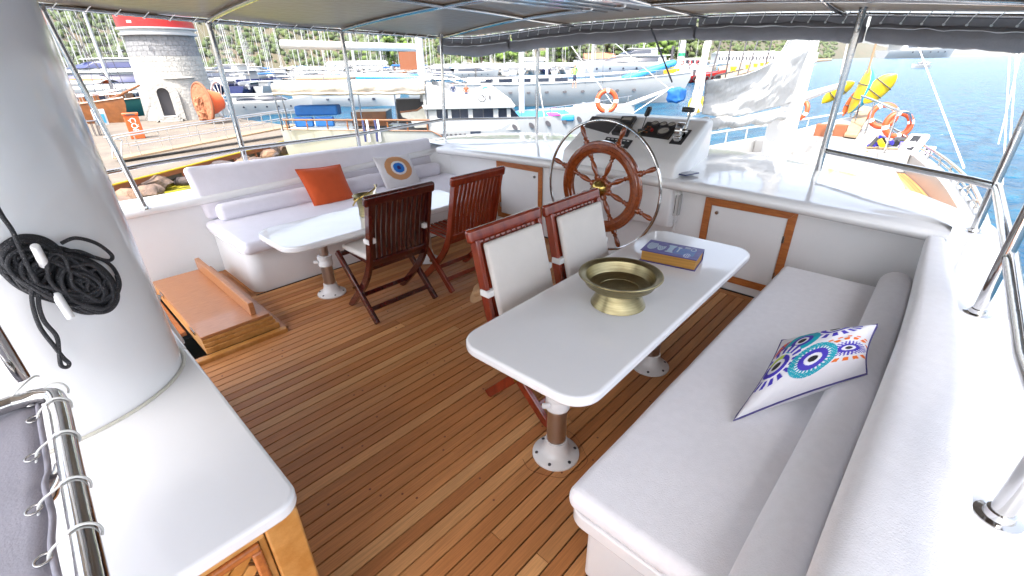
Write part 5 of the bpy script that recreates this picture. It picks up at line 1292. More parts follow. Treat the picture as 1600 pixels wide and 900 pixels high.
for k in range(52):
    t_ = rs.rand(); b_ = nearL-dq*3+dq*(t_*(LQ+3))+Vector((dq.y, -dq.x, 0))*(-.9+rs.rand()*2.1); r_ = .22+.38*rs.rand()
    V_ = IV*(1+.10*rs.randn(len(IV), 1)); sc_ = np.array([r_*1.3, r_, r_*.75]); ang = rs.rand()*6; c_, s_ = math.cos(ang), math.sin(ang)
    V_ = V_*sc_; V_ = np.stack([V_[:, 0]*c_-V_[:, 1]*s_, V_[:, 0]*s_+V_[:, 1]*c_, V_[:, 2]], 1)+np.array([b_.x, b_.y, WZ+.05+rs.rand()*.25])
    tag(MB().add(V_.tolist(), IF).build('boulder', M['rock'], smooth=40), ('big ' if r_ > .45 else 'small ')+'wet brown boulder below the %s of the quay edge' % ['far left end', 'left part', 'middle', 'right part', 'far right end'][min(4, int(t_*5))]+(', at the waterline' if ((b_-nearL).dot(Vector((dq.y, -dq.x, 0)))) > .2 else ', against the wall'), 'boulder', 'boulders along the quay foot')
# gangway with tube rails lying along the quay
gw = thing('gangway', 'long aluminium gangway with tube handrails leaning along the quay', 'gangway')
ga, gb = U(184, 248, QZ+.15), U(462, 195, QZ+.55)
dg = (gb-ga).normalized(); sg = Vector((dg.y, -dg.x, 0)).normalized()
MB().bar(ga, gb, .9, .08).build('walkway', M['palewood'], gw)
for s_ in (-.42, .42):
    a, b_ = ga+sg*s_, gb+sg*s_
    MB().tube(smooth_path([a, a+dg*.25+Vector((0, 0, .75)), a+dg*.8+Vector((0, 0, .95)), b_+Vector((0, 0, .9))], 6), .035, 8).build('handrail', M['alu'], gw, smooth=80)
    MB().tube([a+dg*.5+Vector((0, 0, .5)), b_+Vector((0, 0, .45))], .025, 6).build('mid_rail', M['alu'], gw)
    for f in np.linspace(.08, .95, 7):
        p = a.lerp(b_, f); MB().tube([p, p+Vector((0, 0, .92))], .025, 6).build('rail_post', M['alu'], gw)

# lighthouse
lc = U(290, 186, QZ); LD = math.hypot(lc.x, lc.y)+1.6; lc = Vector((lc.x/math.hypot(lc.x, lc.y)*LD, lc.y/math.hypot(lc.x, lc.y)*LD, QZ))
lh = thing('lighthouse', 'white stone lighthouse with red top and arched doorway on the quay', 'lighthouse', tuple(lc))
topz = UD(262, 57, LD).z; redz = UD(262, 48, LD).z; rtop = UD(262, 26, LD).z
Rb, Rt_ = 2.75, 2.35
nc = 18; z = QZ; row = 0; me_c = {}
def block(z0, z1, a0, a1, r0, r1, m_, nm='stone_block'):
    vs = []; g_ = .010
    for (z_, r_) in ((z0+g_, r0), (z1-g_, r1)):
        for a in (a0+g_/r0, (a0+a1)/2, a1-g_/r0):
            for dr_ in (-.3, 0): vs.append((lc.x+(r_+dr_)*math.cos(a), lc.y+(r_+dr_)*math.sin(a), z_))
    MB().add(vs, [(1, 3, 9, 7), (3, 5, 11, 9), (0, 1, 7, 6), (5, 4, 10, 11), (7, 9, 8, 6), (9, 11, 10, 8), (0, 2, 3, 1), (2, 4, 5, 3)]).build(nm, m_, lh, smooth=0)
MB().lathe([(Rb-.06, QZ), (Rt_-.06, topz)], (lc.x, lc.y, 0), n=40).build('core_wall', M['stone'], lh, smooth=60)
face = math.atan2(-lc.y, -lc.x)      # direction facing the camera
nr = 17; dz = (topz-QZ)/nr
for r_i in range(nr):
    z0 = QZ+dz*r_i; f0, f1 = r_i/nr, (r_i+1)/nr; r0, r1 = Rb+(Rt_-Rb)*f0, Rb+(Rt_-Rb)*f1
    for c_ in range(nc):
        a0 = face-math.pi*.55+math.pi*1.1*(c_+(.5 if r_i % 2 else 0))/nc
        if c_ == nc-1 and r_i % 2: continue
        block(z0, z0+dz, a0, a0+math.pi*1.1/nc, r0, r1, M['greystone'] if r_i >= nr-4 else M['stone'])
MB().lathe([(Rt_, topz-.02), (Rt_+.28, topz+.02), (Rt_+.30, topz+.16), (Rt_+.12, topz+.22), (Rt_+.12, redz)], (lc.x, lc.y, 0), n=48).build('cornice', M['white'], lh, smooth=30)
MB().lathe([(Rt_+.14, redz-.02), (Rt_+.34, redz+.02), (Rt_+.34, redz+.12)], (lc.x, lc.y, 0), n=48).build('gallery_rim', M['white'], lh, smooth=30)
MB().lathe([(Rt_+.22, redz+.121), (Rt_+.25, rtop), (Rt_-.1, rtop+.1), (0, rtop+.2)], (lc.x, lc.y, 0), n=48).build('red_gallery', M['red'], lh, smooth=30)
# annex doorway bulging towards the left
fd_ = Vector((math.cos(face), math.sin(face), 0)); sd2 = Vector((-fd_.y, fd_.x, 0))
if sd2.dot(rt) > 0: sd2 = -sd2
an = lc+fd_*1.9+sd2*.95
hd = 2.55; dh_ = 2.0
outer_ = [(-1.0, 0)]+[(-1.0*math.cos(a), hd-.55+.55*1.6*math.sin(a)) for a in np.linspace(0, math.pi, 13)]+[(1.0, 0)]
inn = [(-.40, .42)]+[(-.40*math.cos(a), dh_+.10+.38*math.sin(a)) for a in np.linspace(0, math.pi, 13)]+[(.40, .42)]
def a3(p, dpt): return an+sd2*p[0]+Vector((0, 0, p[1]))+fd_*dpt
mb = MB(); n = len(outer_)
vs = [a3(p, 1.3) for p in outer_]+[a3(p, 1.3) for p in inn]+[a3(p, -1) for p in outer_]+[a3(p, .85) for p in inn]
fs = [(i, i+1, n+i+1, n+i) for i in range(n-1)]+[(i, i+1, 2*n+i+1, 2*n+i) for i in range(n-1)]+[(n+i, n+i+1, 3*n+i+1, 3*n+i) for i in range(n-1)]
mb.add(vs, fs).build('door_arch', M['stone'], lh, smooth=40)
MB().add([a3(p, .86) for p in inn], [tuple(range(n))]).build('door', M['graphite'], lh)
for k in range(3): MB().box(-.75+.12*k, .75-.12*k, 0, .5, 0, .15, M=Matrix.Translation(an+fd_*(1.28-.0*k)+Vector((0, 0, .0+.15*k))) @ Matrix(((sd2.x, fd_.x, 0, 0), (sd2.y, fd_.y, 0, 0), (0, 0, 1, 0), (0, 0, 0, 1)))).build('doorstep', M['stone'], lh, bevel=.02)
MB().lathe([(1.25, 0), (1.25, .06), (0, .3)], lc+fd_*1.75-sd2*.3+Vector((0, 0, 3.1)), (0, 0, 1), 20).build('annex_roof', M['stone'], lh)
MB().lathe([(1.35, 0), (1.22, 3.15)], lc+fd_*1.6-sd2*.3, (0, 0, 1), 28).build('annex_wall', M['stone'], lh, smooth=60)
p = lc+fd_*(Rt_+.5)+sd2*1.6+Vector((0, 0, 0)); p.z = redz+.4
MB().box(-.12, .12, -.12, .12, -.08, .08, M=Matrix.Translation(p)).build('flood_lamp', M['whiteP'], lh)
# orange bin with lettering, stand, board
ob = thing('litter_bin', 'bright orange litter bin with white lettering on the quay', 'litter bin')
p = U(217, 217, QZ); dcam = Vector((-p.x, -p.y, 0)).normalized(); sx_ = Vector((-dcam.y, dcam.x, 0))
Mx = Matrix(((sx_.x, -dcam.x, 0, p.x), (sx_.y, -dcam.y, 0, p.y), (0, 0, 1, QZ), (0, 0, 0, 1)))
MB().box(-.36, .36, 0, .6, 0, 1.35, M=Mx).build('bin_body', M['orange'], ob, bevel=.04)
MB().box(-.40, .40, -.03, .63, 1.35, 1.48, M=Mx).build('bin_lid', M['orange'], ob, bevel=.03)
MB().box(-.22, .22, -.035, -.028, 1.37, 1.44, M=Mx).build('bin_slot', M['graphite'], ob)
tc_ = bpy.data.curves.new('lettering', 'FONT'); tc_.body = 'ÇÖP'; tc_.size = .42; tc_.align_x = 'CENTER'; tc_.align_y = 'CENTER'; tc_.extrude = .004
to = bpy.data.objects.new('lettering', tc_); S.collection.objects.link(to); to.matrix_world = Mx @ Matrix.Translation((0, -.012, .80)) @ Matrix.Rotation(R(90), 4, 'X') @ Matrix.Rotation(R(-90), 4, 'Z')
dg_ = bpy.context.evaluated_depsgraph_get(); me = bpy.data.meshes.new_from_object(to.evaluated_get(dg_)); mwl = to.matrix_world.copy(); bpy.data.objects.remove(to)
for v in me.vertices: v.co = mwl @ v.co
me.materials.clear(); me.materials.append(M['whiteP']); to = bpy.data.objects.new('lettering', me); S.collection.objects.link(to); adopt(to, ob)
bd_ = thing('notice_board', 'small white and blue notice board on a post on the quay', 'notice board')
p = U(166, 208, QZ); MB().tube([p, p+Vector((0, 0, 1.0))], .05, 8).build('post', M['white'], bd_); MB().rbox(-.35, .35, -.05, .05, .5, 1.5, .04, M=Matrix(((sx_.x, -dcam.x, 0, p.x), (sx_.y, -dcam.y, 0, p.y), (0, 0, 1, QZ), (0, 0, 0, 1)))).build('board', M['white'], bd_); MB().box(-.25, .25, -.07, -.055, .65, 1.2, M=Matrix(((sx_.x, -dcam.x, 0, p.x), (sx_.y, -dcam.y, 0, p.y), (0, 0, 1, QZ), (0, 0, 0, 1)))).build('poster', M['cyan'], bd_)
tr = thing('wire_trolley', 'dark wire basket trolley on the quay beside the notice board', 'trolley')
p = U(150, 212, QZ)
for k in range(8):
    a = 2*math.pi*k/8; MB().tube([p+Vector((.28*math.cos(a), .28*math.sin(a), 0)), p+Vector((.35*math.cos(a), .35*math.sin(a), .9))], .02, 5).build('wire', M['graphite'], tr)
MB().lathe([(.36, .88), (.38, .9), (.36, .92)], p, n=16).build('rim', M['graphite'], tr)
# big cable reel wheels beside the lighthouse
rl = thing('net_reel', 'net reel with an orange canvas cover between two wheels beside the lighthouse', 'reel')
pw_ = U(356, 190, QZ); po_ = U(326, 193, QZ)
rc1 = Vector((pw_.x, pw_.y, QZ+1.55)); rc0 = Vector((po_.x, po_.y, QZ+1.45)); axr = (rc1-rc0).normalized(); axr.z = 0
axr = (rt*.75-fd_*-.0+Vector((0, 0, 0))); axr.z = 0; axr = (axr.normalized()-fd_*.9).normalized()
for c_, R_, m_ in ((rc1, 1.35, 'white'), (rc0, 1.40, 'rust')):
    torus(c_, axr, R_, .09, 40, 8).build('wheel_rim', M[m_], rl, smooth=80); torus(c_, axr, .35, .08, 20, 6).build('wheel_hub', M[m_], rl, smooth=80)
    q_ = Vector((0, 0, 1)).rotation_difference(axr)
    for k in range(12):
        a = 2*math.pi*k/12; v_ = q_ @ Vector((math.cos(a), math.sin(a), 0)); MB().tube([c_+v_*.35, c_+v_*(R_-.05)], .035, 6).build('wheel_spoke', M[m_], rl)
MB().tube([rc0+axr*.05, rc0.lerp(rc1, .5), rc1-axr*.1], [.95, .85, .6], 24).build('covered_drum', M['orangecloth'], rl, smooth=60)
M['peach'] = mat('peach_canvas', (.34, .13, .06), .8, bump=.5, bscale=4, vary=.3)
MB().tube([rc0-axr*.08, rc0+axr*.06], [1.32, 1.36], 30).build('canvas_disc', M['peach'], rl, smooth=60)
MB().rbox(-.35, .35, -.3, .3, -.1, 1.5, .12, wob=.15, M=Matrix.Translation(rc0-axr*.15+Vector((0, 0, -1.1)))).build('hanging_cover', M['peach'], rl)

# ================================================================== BOATS
def mound(o, M4):
    """place a root empty"""
    o.matrix_world = M4
IR = Vector((rt.x, rt.y, 0)).normalized()      # ground direction that runs to the right from here
def place(t, px, py, head):
    p = U(px, py, WZ); a = math.atan2(IR.y, IR.x)+R(head)
    t.location = (p.x, p.y, WZ); t.rotation_euler = (0, 0, a); return p
def hull(L_, B_, F_, rise=.6, tuck=.75, transom=.8, n=18, low=-.4):
    mb = MB(); st_ = []
    for i in range(n+1):
        s_ = i/n; x = -L_/2+L_*s_; wv = B_/2*(transom+(1-transom)*min(1, s_*3) if s_ < .33 else (1-max(0, (s_-.45)/.55)**2.2)); z1 = F_+rise*max(0, (s_-.3)/.7)**2+.15*(1-s_)**2
        xo = max(0, s_-.6)/.4
        st_.append([(x, 0, low), (x-.0-xo*L_*.04, wv*.55*(1-xo*.6), low), (x-xo*L_*.02, wv*tuck, z1*.35), (x, wv*.97, z1*.8), (x, max(.02, wv), z1), (x, max(.01, wv-.10), z1), (x, max(.01, wv-.10), z1-.12), (x, 0, z1-.10)])
    m_ = len(st_[0])
    for sg in (1, -1):
        mb.add([(p[0], p[1]*sg, p[2]) for s_ in st_ for p in s_], [(i*m_+k, i*m_+k+1, (i+1)*m_+k+1, (i+1)*m_+k) for i in range(n) for k in range(m_-1)]+[tuple(range(m_))])
    return mb
def hullw(L_, B_, x, transom=.8):
    s_ = (x+L_/2)/L_; return B_/2*(transom+(1-transom)*min(1, s_*3) if s_ < .33 else (1-max(0, (s_-.45)/.55)**2.2))
def sailboat(label, L_, hm, seed, group='masted boats moored in the marina'):
    r_ = random.Random(seed); B_ = L_*.3; F_ = L_*.10; t = thing('sailing_boat', label, 'sailing boat', (0, 0, 0), group)
    hull(L_, B_, F_, F_*.35, n=10).build('hull', M[hm], t, smooth=50)
    cb = MB(); cb.rbox(-L_*.22, L_*.20, -B_*.27, B_*.27, F_-.1, F_+L_*.055, L_*.03); cb.build('cabin', M['white'], t)
    for s_ in (-1, 1): MB().box(-L_*.17, L_*.14, s_*B_*.272-.01, s_*B_*.272+.01, F_+L_*.012, F_+L_*.036).build('window', M['glass'], t)
    mh = L_*1.28; mx_ = L_*.06
    MB().tube([(mx_, 0, F_), (mx_, 0, F_+mh)], [L_*.0075, L_*.005], 6).build('mast', M['mastalu'], t)
    MB().tube([(mx_, 0, F_+L_*.14), (mx_-L_*.40, 0, F_+L_*.15)], L_*.018, 6).build('boom', M[r_.choice(['blue', 'beigeC', 'canvasW', 'white', 'navy'])], t)
    rg_ = MB()
    for a in ((L_*.48, 0, F_*1.3), (-L_*.48, 0, F_*1.1), (mx_, B_*.47, F_), (mx_, -B_*.47, F_)): rg_.bar(a, (mx_, 0, F_+mh*.97), .02, .02)
    rg_.build('rigging', M['mastalu'], t, smooth=0)
    for f in (.40, .70): MB().bar((mx_, -B_*.3*(1.2-f), F_+mh*f), (mx_, B_*.3*(1.2-f), F_+mh*f), .08, .05).build('spreader', M['mastalu'], t)
    MB().box(-L_*.36, -L_*.20, -B_*.3, B_*.3, F_+L_*.14, F_+L_*.155).build('bimini_cover', M[r_.choice(['blue', 'beigeC', 'canvasW'])], t)
    return t
def motoryacht(label, L_, hm, name='motor_yacht', group=None, fly=True, win='glass', tops='white', cat='motor yacht'):
    B_ = L_*.25; F_ = L_*.085+.3; t = thing(name, label, cat, (0, 0, 0), group)
    hull(L_, B_, F_, F_*.55, n=16).build('hull', M[hm], t, smooth=50)
    def tier(x0, x1, z0, z1, w_, rk0, rk1, nm, m_):
        MB().extrude([(x0, -w_, z0), (x1, -w_*.8, z0), (x1-rk1, -w_*.75, z1), (x0+rk0, -w_*.93, z1)], (0, 0, 0.0001)) if 0 else None
        mb = MB(); vs = [(x0, -w_, z0), (x1, -w_*.55, z0), (x1, w_*.55, z0), (x0, w_, z0), (x0+rk0, -w_*.93, z1), (x1-rk1, -w_*.6, z1), (x1-rk1, w_*.6, z1), (x0+rk0, w_*.93, z1)]
        xm = (x0+x1)/2+L_*.05
        vs = [(x0, -w_, z0), (xm, -w_, z0), (x1, -w_*.45, z0), (x1, w_*.45, z0), (xm, w_, z0), (x0, w_, z0)]; k_ = [(x0+rk0, -w_*.92, z1), (xm-rk1*.5, -w_*.92, z1), (x1-rk1, -w_*.42, z1), (x1-rk1, w_*.42, z1), (xm-rk1*.5, w_*.92, z1), (x0+rk0, w_*.92, z1)]
        return mb.add(vs+k_, [tuple(range(6)), tuple(range(11, 5, -1))]+[(i, (i+1) % 6, 6+(i+1) % 6, 6+i) for i in range(6)]).build(nm, M[m_], t, bevel=.06)
    h_ = L_*.075
    z = F_+.05
    tier(-L_*.34, L_*.26, z, z+h_, B_*.42, .1, h_*2.2, 'saloon', tops)
    tier(-L_*.27, L_*.235, z+h_*.38, z+h_*.86, B_*.43, .1, h_*1.1, 'window_band', win)
    tier(-L_*.40, L_*.15, z+h_, z+h_+.14, B_*.45, 0, .4, 'upper_deck', tops)
    if fly:
        tier(-L_*.26, L_*.10, z+h_+.12, z+h_*1.75, B_*.34, .1, h_*1.8, 'upper_saloon', tops)
        tier(-L_*.20, L_*.085, z+h_*1.25, z+h_*1.62, B_*.35, .1, h_*1.2, 'window_band', win)
        tier(-L_*.30, L_*.02, z+h_*1.78, z+h_*1.78+.12, B_*.36, 0, .5, 'hardtop', tops)
        for s_ in (-1, 1): MB().bar((-L_*.26, s_*B_*.33, z+h_+.1), (-L_*.22, s_*B_*.30, z+h_*1.8), .25, .1).build('roof_support', M[tops], t)
    MB().tube([(-L_*.14, 0, z+h_*1.8), (-L_*.15, 0, z+h_*2.5)], .10, 6).bar((-L_*.15, -B_*.12, z+h_*2.3), (-L_*.15, B_*.12, z+h_*2.3), .25, .08).build('radar_mast', M[tops], t)
    MB().tube([(L_*.10, -B_*.40, F_+.9), (L_*.30, -B_*.36, F_+1.1), (L_*.49, 0, F_*1.5+1.0), (L_*.30, B_*.36, F_+1.1), (L_*.10, B_*.40, F_+.9)], .03, 5).build('bow_rail', M['steel'], t)
    for k in range(5):
        x = -L_*.2+k*L_*.12
        for s_ in (-1, 1): MB().lathe([(.0, .0), (L_*.010, 0), (L_*.010, .04)], (x, s_*(hullw(L_, B_, x)*.975+.0), F_*.72), (0, s_, .0), 10).build('porthole', M['glass'], t)
    return t
# --- rows of moored boats
rb = random.Random(11)
tones = [('hullwhite', 'white'), ('navy', 'dark blue'), ('hullwhite', 'white'), ('beigeC', 'cream')]
protosS = [sailboat('%s hulled sailing boat with a bare mast in the far marina rows' % tn, 12+k, hm, k) for k, (hm, tn) in enumerate(tones)]
protosM = [motoryacht('white motor cruiser moored in the far marina rows', 13, 'hullwhite', 'motor_cruiser', 'motor cruisers moored in the marina', fly=False), motoryacht('white motor cruiser moored in the far marina rows', 15, 'hullwhite', 'motor_cruiser', 'motor cruisers moored in the marina'), motoryacht('dark blue hulled motor cruiser moored in the far marina rows', 15, 'navy', 'motor_cruiser', 'motor cruisers moored in the marina')]
used = set()
def put(pr_, px, py, head, sc=1):
    t = pr_ if id(pr_) not in used else copy_tree(pr_); used.add(id(pr_)); place(t, px, py, head); t.scale = (sc, sc, sc); return t
def wy(px, d):      # pixel row of the water at distance d
    az = azim(px); p = Vector((d*math.cos(az), d*math.sin(az), WZ-H)); return 450-FPX*p.dot(up)/p.dot(fw)
ZN = [(-999, 'behind the thick white mast'), (95, 'beside the first steel pole'), (170, 'left of the lighthouse'), (235, 'behind the lighthouse'), (310, 'just right of the lighthouse'), (380, 'above the left end of the far bench'), (450, 'above the orange pillow'), (525, 'beside the third steel pole'), (590, 'above the eye pillow'), (650, 'beside the neighbour boat main mast'), (720, 'above the neighbour boat flybridge'), (790, 'left of the slim pole'), (850, 'between the slim pole and the console'), (920, 'behind the bow of the long gulet'), (990, 'behind the grey motor yacht'), (1060, 'behind the red tug')]
RN = ['farthest', 'second farthest', 'third farthest', 'third nearest', 'second nearest', 'nearest']
for ri_, (d, a, b_, st) in enumerate(((228, -40, 1110, 14), (205, -60, 1010, 16), (182, -60, 800, 18), (158, 30, 760, 22), (132, 60, 560, 34), (108, 80, 470, 52))):
    px = a+rb.uniform(0, 10)
    while px < b_:
        sail = rb.random() < .62
        pr_ = rb.choice(protosS) if sail else rb.choice(protosM)
        if not (d < 190 and 815 < px):
            t = put(pr_, px, wy(px, d), rb.choice([80, 95, 100, -85, 88, 70, 12, 185]) , rb.uniform(.8, 1.25))
            bm_ = [c for c in t.children if c.name.startswith('boom')]; ht = [c for c in t.children if c.name.startswith('hull')][0].data.materials[0].name
            hn = {'white_hull': 'white', 'navy_paint': 'dark blue', 'beige_awning': 'cream'}[ht]; zone = [z_ for p_, z_ in ZN if px >= p_][-1]
            t['label'] = ('%s hulled sailing boat' % hn if bm_ else '%s motor cruiser%s' % (hn, '' if any(c.name.startswith('upper_saloon') for c in t.children) else ' without flybridge'))+' %s, %s row' % (zone, RN[ri_])
        px += st*rb.uniform(.7, 1.4)*(1 if px > 120 else 1.3)
# pontoon walkways between the rows
for k, (d, a, b_) in enumerate(((215, -40, 1100), (170, -60, 790), (120, 40, 540))):
    P_ = []
    for px in np.linspace(a, b_, 24):
        az = azim(px); P_.append((d*math.cos(az), d*math.sin(az)))
    Q_ = [(x*(1+2.0/d), y*(1+2.0/d)) for x, y in P_[::-1]]
    mb = MB()
    for (p, q_), (p2, q2) in zip(zip(P_, Q_[::-1]), zip(P_[1:], Q_[::-1][1:])): mb.prism([p, p2, q2, q_], WZ+.1, WZ+.6)
    o = mb.build('pontoon', M['concrete'], smooth=0); tag(o, ['long grey pontoon at the back of the marina', 'grey pontoon behind the lighthouse boats', 'nearest grey pontoon among the moored boats'][k], 'pontoon')

# --- shore buildings
def house(px, d, w_, dp, h_, roofm, lab, gable=1.6):
    az = azim(px); x, y = d*math.cos(az), d*math.sin(az); t = thing('shore_building', lab, 'building', (x, y, WZ+1))
    a = math.atan2(IR.y, IR.x); Mx = Matrix.Translation((x, y, WZ+1)) @ Matrix.Rotation(a, 4, 'Z')
    MB().box(-w_/2, w_/2, -dp/2, dp/2, 0, h_, M=Mx).build('wall', M['white'], t)
    MB().extrude([Mx @ Vector(p) for p in ((-w_/2-.4, -dp/2-.4, h_), (-w_/2-.4, dp/2+.4, h_), (-w_/2-.4, 0, h_+gable))], Mx.to_3x3() @ Vector((w_+.8, 0, 0))).build('roof', M[roofm], t)
    for k in range(int(w_/2.6)):
        xx = -w_/2+1.3+k*2.6; MB().box(xx-.5, xx+.5, -dp/2-.06, -dp/2+.05, h_*.35, h_*.7, M=Mx).build('window', M['glass'], t)
house(565, 246, 30, 9, 3.6, 'white', 'long white roofed building on the shore left of the bright tree'); house(935, 250, 14, 9, 4.5, 'roof', 'red roofed house on the shore left of the grey yacht', 2.4)
house(835, 250, 9, 8, 4, 'white', 'small pale building on the shore behind the thin pole'); house(1235, 560, 40, 16, 7, 'white', 'white building on the far shore right of the tug', 2); house(1160, 440, 46, 14, 7, 'white', 'long low white building on the far shore behind the wharf')

# --- bigger individual boats
t = motoryacht('large grey blue motor yacht with dark windows anchored ahead', 34, 'alu' if 0 else 'netgrey', win='glass'); place(t, 978, 119, 172)
t = motoryacht('dark blue motor yacht with a white superstructure right of the lighthouse', 21, 'navy'); place(t, 352, 141, 172)
t = motoryacht('white motor yacht with blue windows left of the lighthouse', 24, 'hullwhite', win='navy'); place(t, 165, 172, 200)
t = motoryacht('white flybridge cruiser behind the first yacht left of the lighthouse', 20, 'hullwhite'); place(t, 118, 140, 185)
t = motoryacht('white open cruiser moored at the right end of the quay', 9.5, 'hullwhite', fly=False); place(t, 420, 178, 8)
t = motoryacht('huge white superyacht far off near the horizon', 190, 'hullwhite', name='superyacht'); place(t, 1432, wy(1432, 1500), 8)
t = motoryacht('small white motor boat crossing the open bay', 9, 'hullwhite', name='small_motor_boat', cat='motor boat'); place(t, 1437, 106, 190)

def gulet(label, L_, B_, F_, hm, hs=None, masts=(.1,), rail='wood', awn=None, cab='white', name='wooden_gulet', ports=6, pm='glass', head=0, sheer=.9, cover='canvasW', cabl=(.28, .12), sprit=True):
    t = thing(name, label, 'gulet', (0, 0, 0))
    hull(L_, B_, F_, sheer, transom=.72, tuck=.86, n=22).build('hull', M[hm], t, smooth=50)
    pts = []
    for s_ in np.linspace(0, 1, 22):
        x = -L_/2+L_*s_; pts.append((x, hullw(L_, B_, x, .72), F_+sheer*max(0, (s_-.3)/.7)**2+.15*(1-s_)**2))
    for sg in (1, -1):
        MB().tube([(a, b_*sg, c_+.03) for a, b_, c_ in pts], .07, 6).build('cap_rail', M[rail], t)
        MB().tube([(a, b_*sg*.98, c_+.62) for a, b_, c_ in pts], .035, 5).build('guard_rail', M['alu'], t)
        for a, b_, c_ in pts[::2]: MB().tube([(a, b_*sg*.98, c_), (a, b_*sg*.98, c_+.62)], .03, 4).build('stanchion', M['alu'], t, smooth=0)
        for k in range(ports):
            x = -L_*.34+k*L_*.62/max(1, ports-1); wv = hullw(L_, B_, x, .72)
            MB().lathe([(.13, -.03), (.15, .0), (.15, .03), (0, .03)], (x, sg*(wv*.93), F_*.66), (0, sg, .1), 12, sx=1.5).build('porthole', M[pm], t)
    MB().rbox(-L_*cabl[0], L_*cabl[1], -B_*.3, B_*.3, F_-.2, F_+.85, .15).build('deckhouse', M[cab], t)
    for sg in (1, -1):
        for k in range(5):
            x = -L_*cabl[0]*.85+k*L_*(cabl[0]+cabl[1])*.2; MB().box(x, x+L_*.045, sg*B_*.301-.012, sg*B_*.301+.012, F_+.25, F_+.62).build('window', M['glass'], t)
    for f in masts:
        MB().tube([(L_*f, 0, F_), (L_*f, 0, F_+L_*.85)], [.17, .10], 8).build('mast', M['mastalu'], t)
        MB().tube([(L_*f, 0, F_+1.9), (L_*f-L_*.24, 0, F_+2.0)], [.20, .26], 8).build('furled_boom', M[cover], t)
        st2 = MB()
        for sg in (1, -1):
            for d_ in (-.04, .02): st2.bar((L_*(f+d_), sg*B_*.48, F_), (L_*f, 0, F_+L_*.8), .04, .04)
        st2.bar((L_*.5, 0, F_+sheer), (L_*f, 0, F_+L_*.82), .04, .04); st2.build('rigging', M['graphite'], t, smooth=0)
    if sprit: MB().tube([(L_*.44, 0, F_+sheer*.9), (L_*.60, 0, F_+sheer+.9)], [.14, .07], 8).build('bowsprit', M['wood' if rail == 'wood' else 'white'], t)
    if awn:
        x0, x1 = awn; MB().grid(lambda i, j: Vector((x0*L_+(x1-x0)*L_*i, (2*j-1)*B_*.40, F_+2.1-.25*(2*j-1)**2+.1*math.sin(i*6)))
            , 10, 7).build('awning', M['canvasW'], t)
        for i in (0, .5, 1):
            for sg in (-1, 1): MB().tube([(x0*L_+(x1-x0)*L_*i, sg*B_*.40, F_), (x0*L_+(x1-x0)*L_*i, sg*B_*.40, F_+1.9)], .03, 5).build('awning_pole', M['steel'], t)
    return t
t = gulet('brown wooden boat with pale rail moored left of the quay bin', 17, 4.4, 1.6, 'wood', masts=(.1,), awn=(-.45, -.1), pm='glass', ports=3); place(t, 60, 206, -4)
buoy(U(143, 146, -.6)+Vector((0, 0, 0)), (-1, -1, 0), .0001+.42, 'big orange lifebuoy on the stern rail of the wooden boat at the left') if 0 else None
t = gulet('dark green wooden boat with orange deck left of the lighthouse', 16, 4.4, 1.5, 'dgreen', masts=(.05,), awn=(-.4, .05), cover='orange', cab='wood', ports=4); place(t, 178, 183, 12)
t = gulet('dark green and blue boat with a furled sail behind the white neighbour boat', 26, 5.5, 1.9, 'dgreen', masts=(.0, .30), awn=(-.4, 0), cover='white', cab='wood'); place(t, 545, 137, 8)
t = gulet('blue hulled two masted boat moored beyond the white neighbour boat', 24, 5, 1.8, 'navy', masts=(-.1, .22), awn=None, cover='canvasW'); place(t, 500, 126, 184)
t = gulet('white gulet with an orange tender on deck between the neighbour boat and the quay', 14, 4, 1.3, 'white', masts=(.1,), cover='blue', cab='wood', ports=4); place(t, 548, 165, -12)
B2L_, B2ang = U(700, 176, WZ), 0
g2 = gulet('long cream gulet with brown deck chairs and two white masts beyond the neighbour boat', 33, 6.4, 2.3, 'hullwhite', masts=(-.02, .14), rail='white', awn=(-.42, -.12), ports=11, sheer=.9, pm='graphite', cover='white', cabl=(.30, .02)); place(g2, 862, 163, 3)

# ================================================================== neighbour gulet (built on its own axis)
nb = thing('neighbour_gulet', 'big white motor gulet moored alongside with awning, wooden rail and flybridge', 'gulet', (15.25, 20.14, WZ))
nu_ = Vector((.72, -.69, 0)).normalized(); nt_ = Vector((-nu_.y, nu_.x, 0)); nt_ = nt_ if nt_.x > 0 else -nt_
NO = Vector((15.25, 20.14, 0))
def NB(s_, t_, z): return NO+nu_*s_+nt_*t_+Vector((0, 0, z))
NM = Matrix(((nu_.x, nt_.x, 0, NO.x), (nu_.y, nt_.y, 0, NO.y), (0, 0, 1, 0), (0, 0, 0, 1)))
def nbox(s0, s1, t0, t1, z0, z1, nm, m_, par=None, **kw): return MB().box(s0, s1, t0, t1, z0, z1, M=NM).build(nm, M[m_], par or nb, **kw)
BW = 5.0
def nhalf(s_):      # half breadth along the boat
    f = (s_+7.7)/19.2; return BW/2*(.86+.14*min(1, f*4) if f < .5 else 1-max(0, (f-.5)/.5)**2.3)
def ndk(s_): return -1.33-.05*max(0, min(1, (s_+7)/7))*4 if s_ < 0 else (-1.53 if s_ < 4 else -1.53+.0*(s_-4))
def nbul(s_): return -1.33-.035*(s_+7.5) if s_ < .2 else (-1.58 if s_ < 4.4 else -1.12+.055*(s_-4.4)**1.15)
mb = MB(); st_ = []; ss = list(np.linspace(-7.7, 11.5, 48))
for s_ in ss:
    h_ = nhalf(s_); z1 = nbul(s_) if (s_ < .2 or s_ > 4.4) else -1.58+(.46*max(0, (s_-3.6)/.8) if s_ > 3.6 else 0)
    st_.append([(s_, h_*.75, WZ-.3), (s_, h_*.93, WZ+.6), (s_, h_, z1), (s_, max(0, h_-.12), z1), (s_, max(0, h_-.12), z1-.12), (s_, 0, z1-.10)])
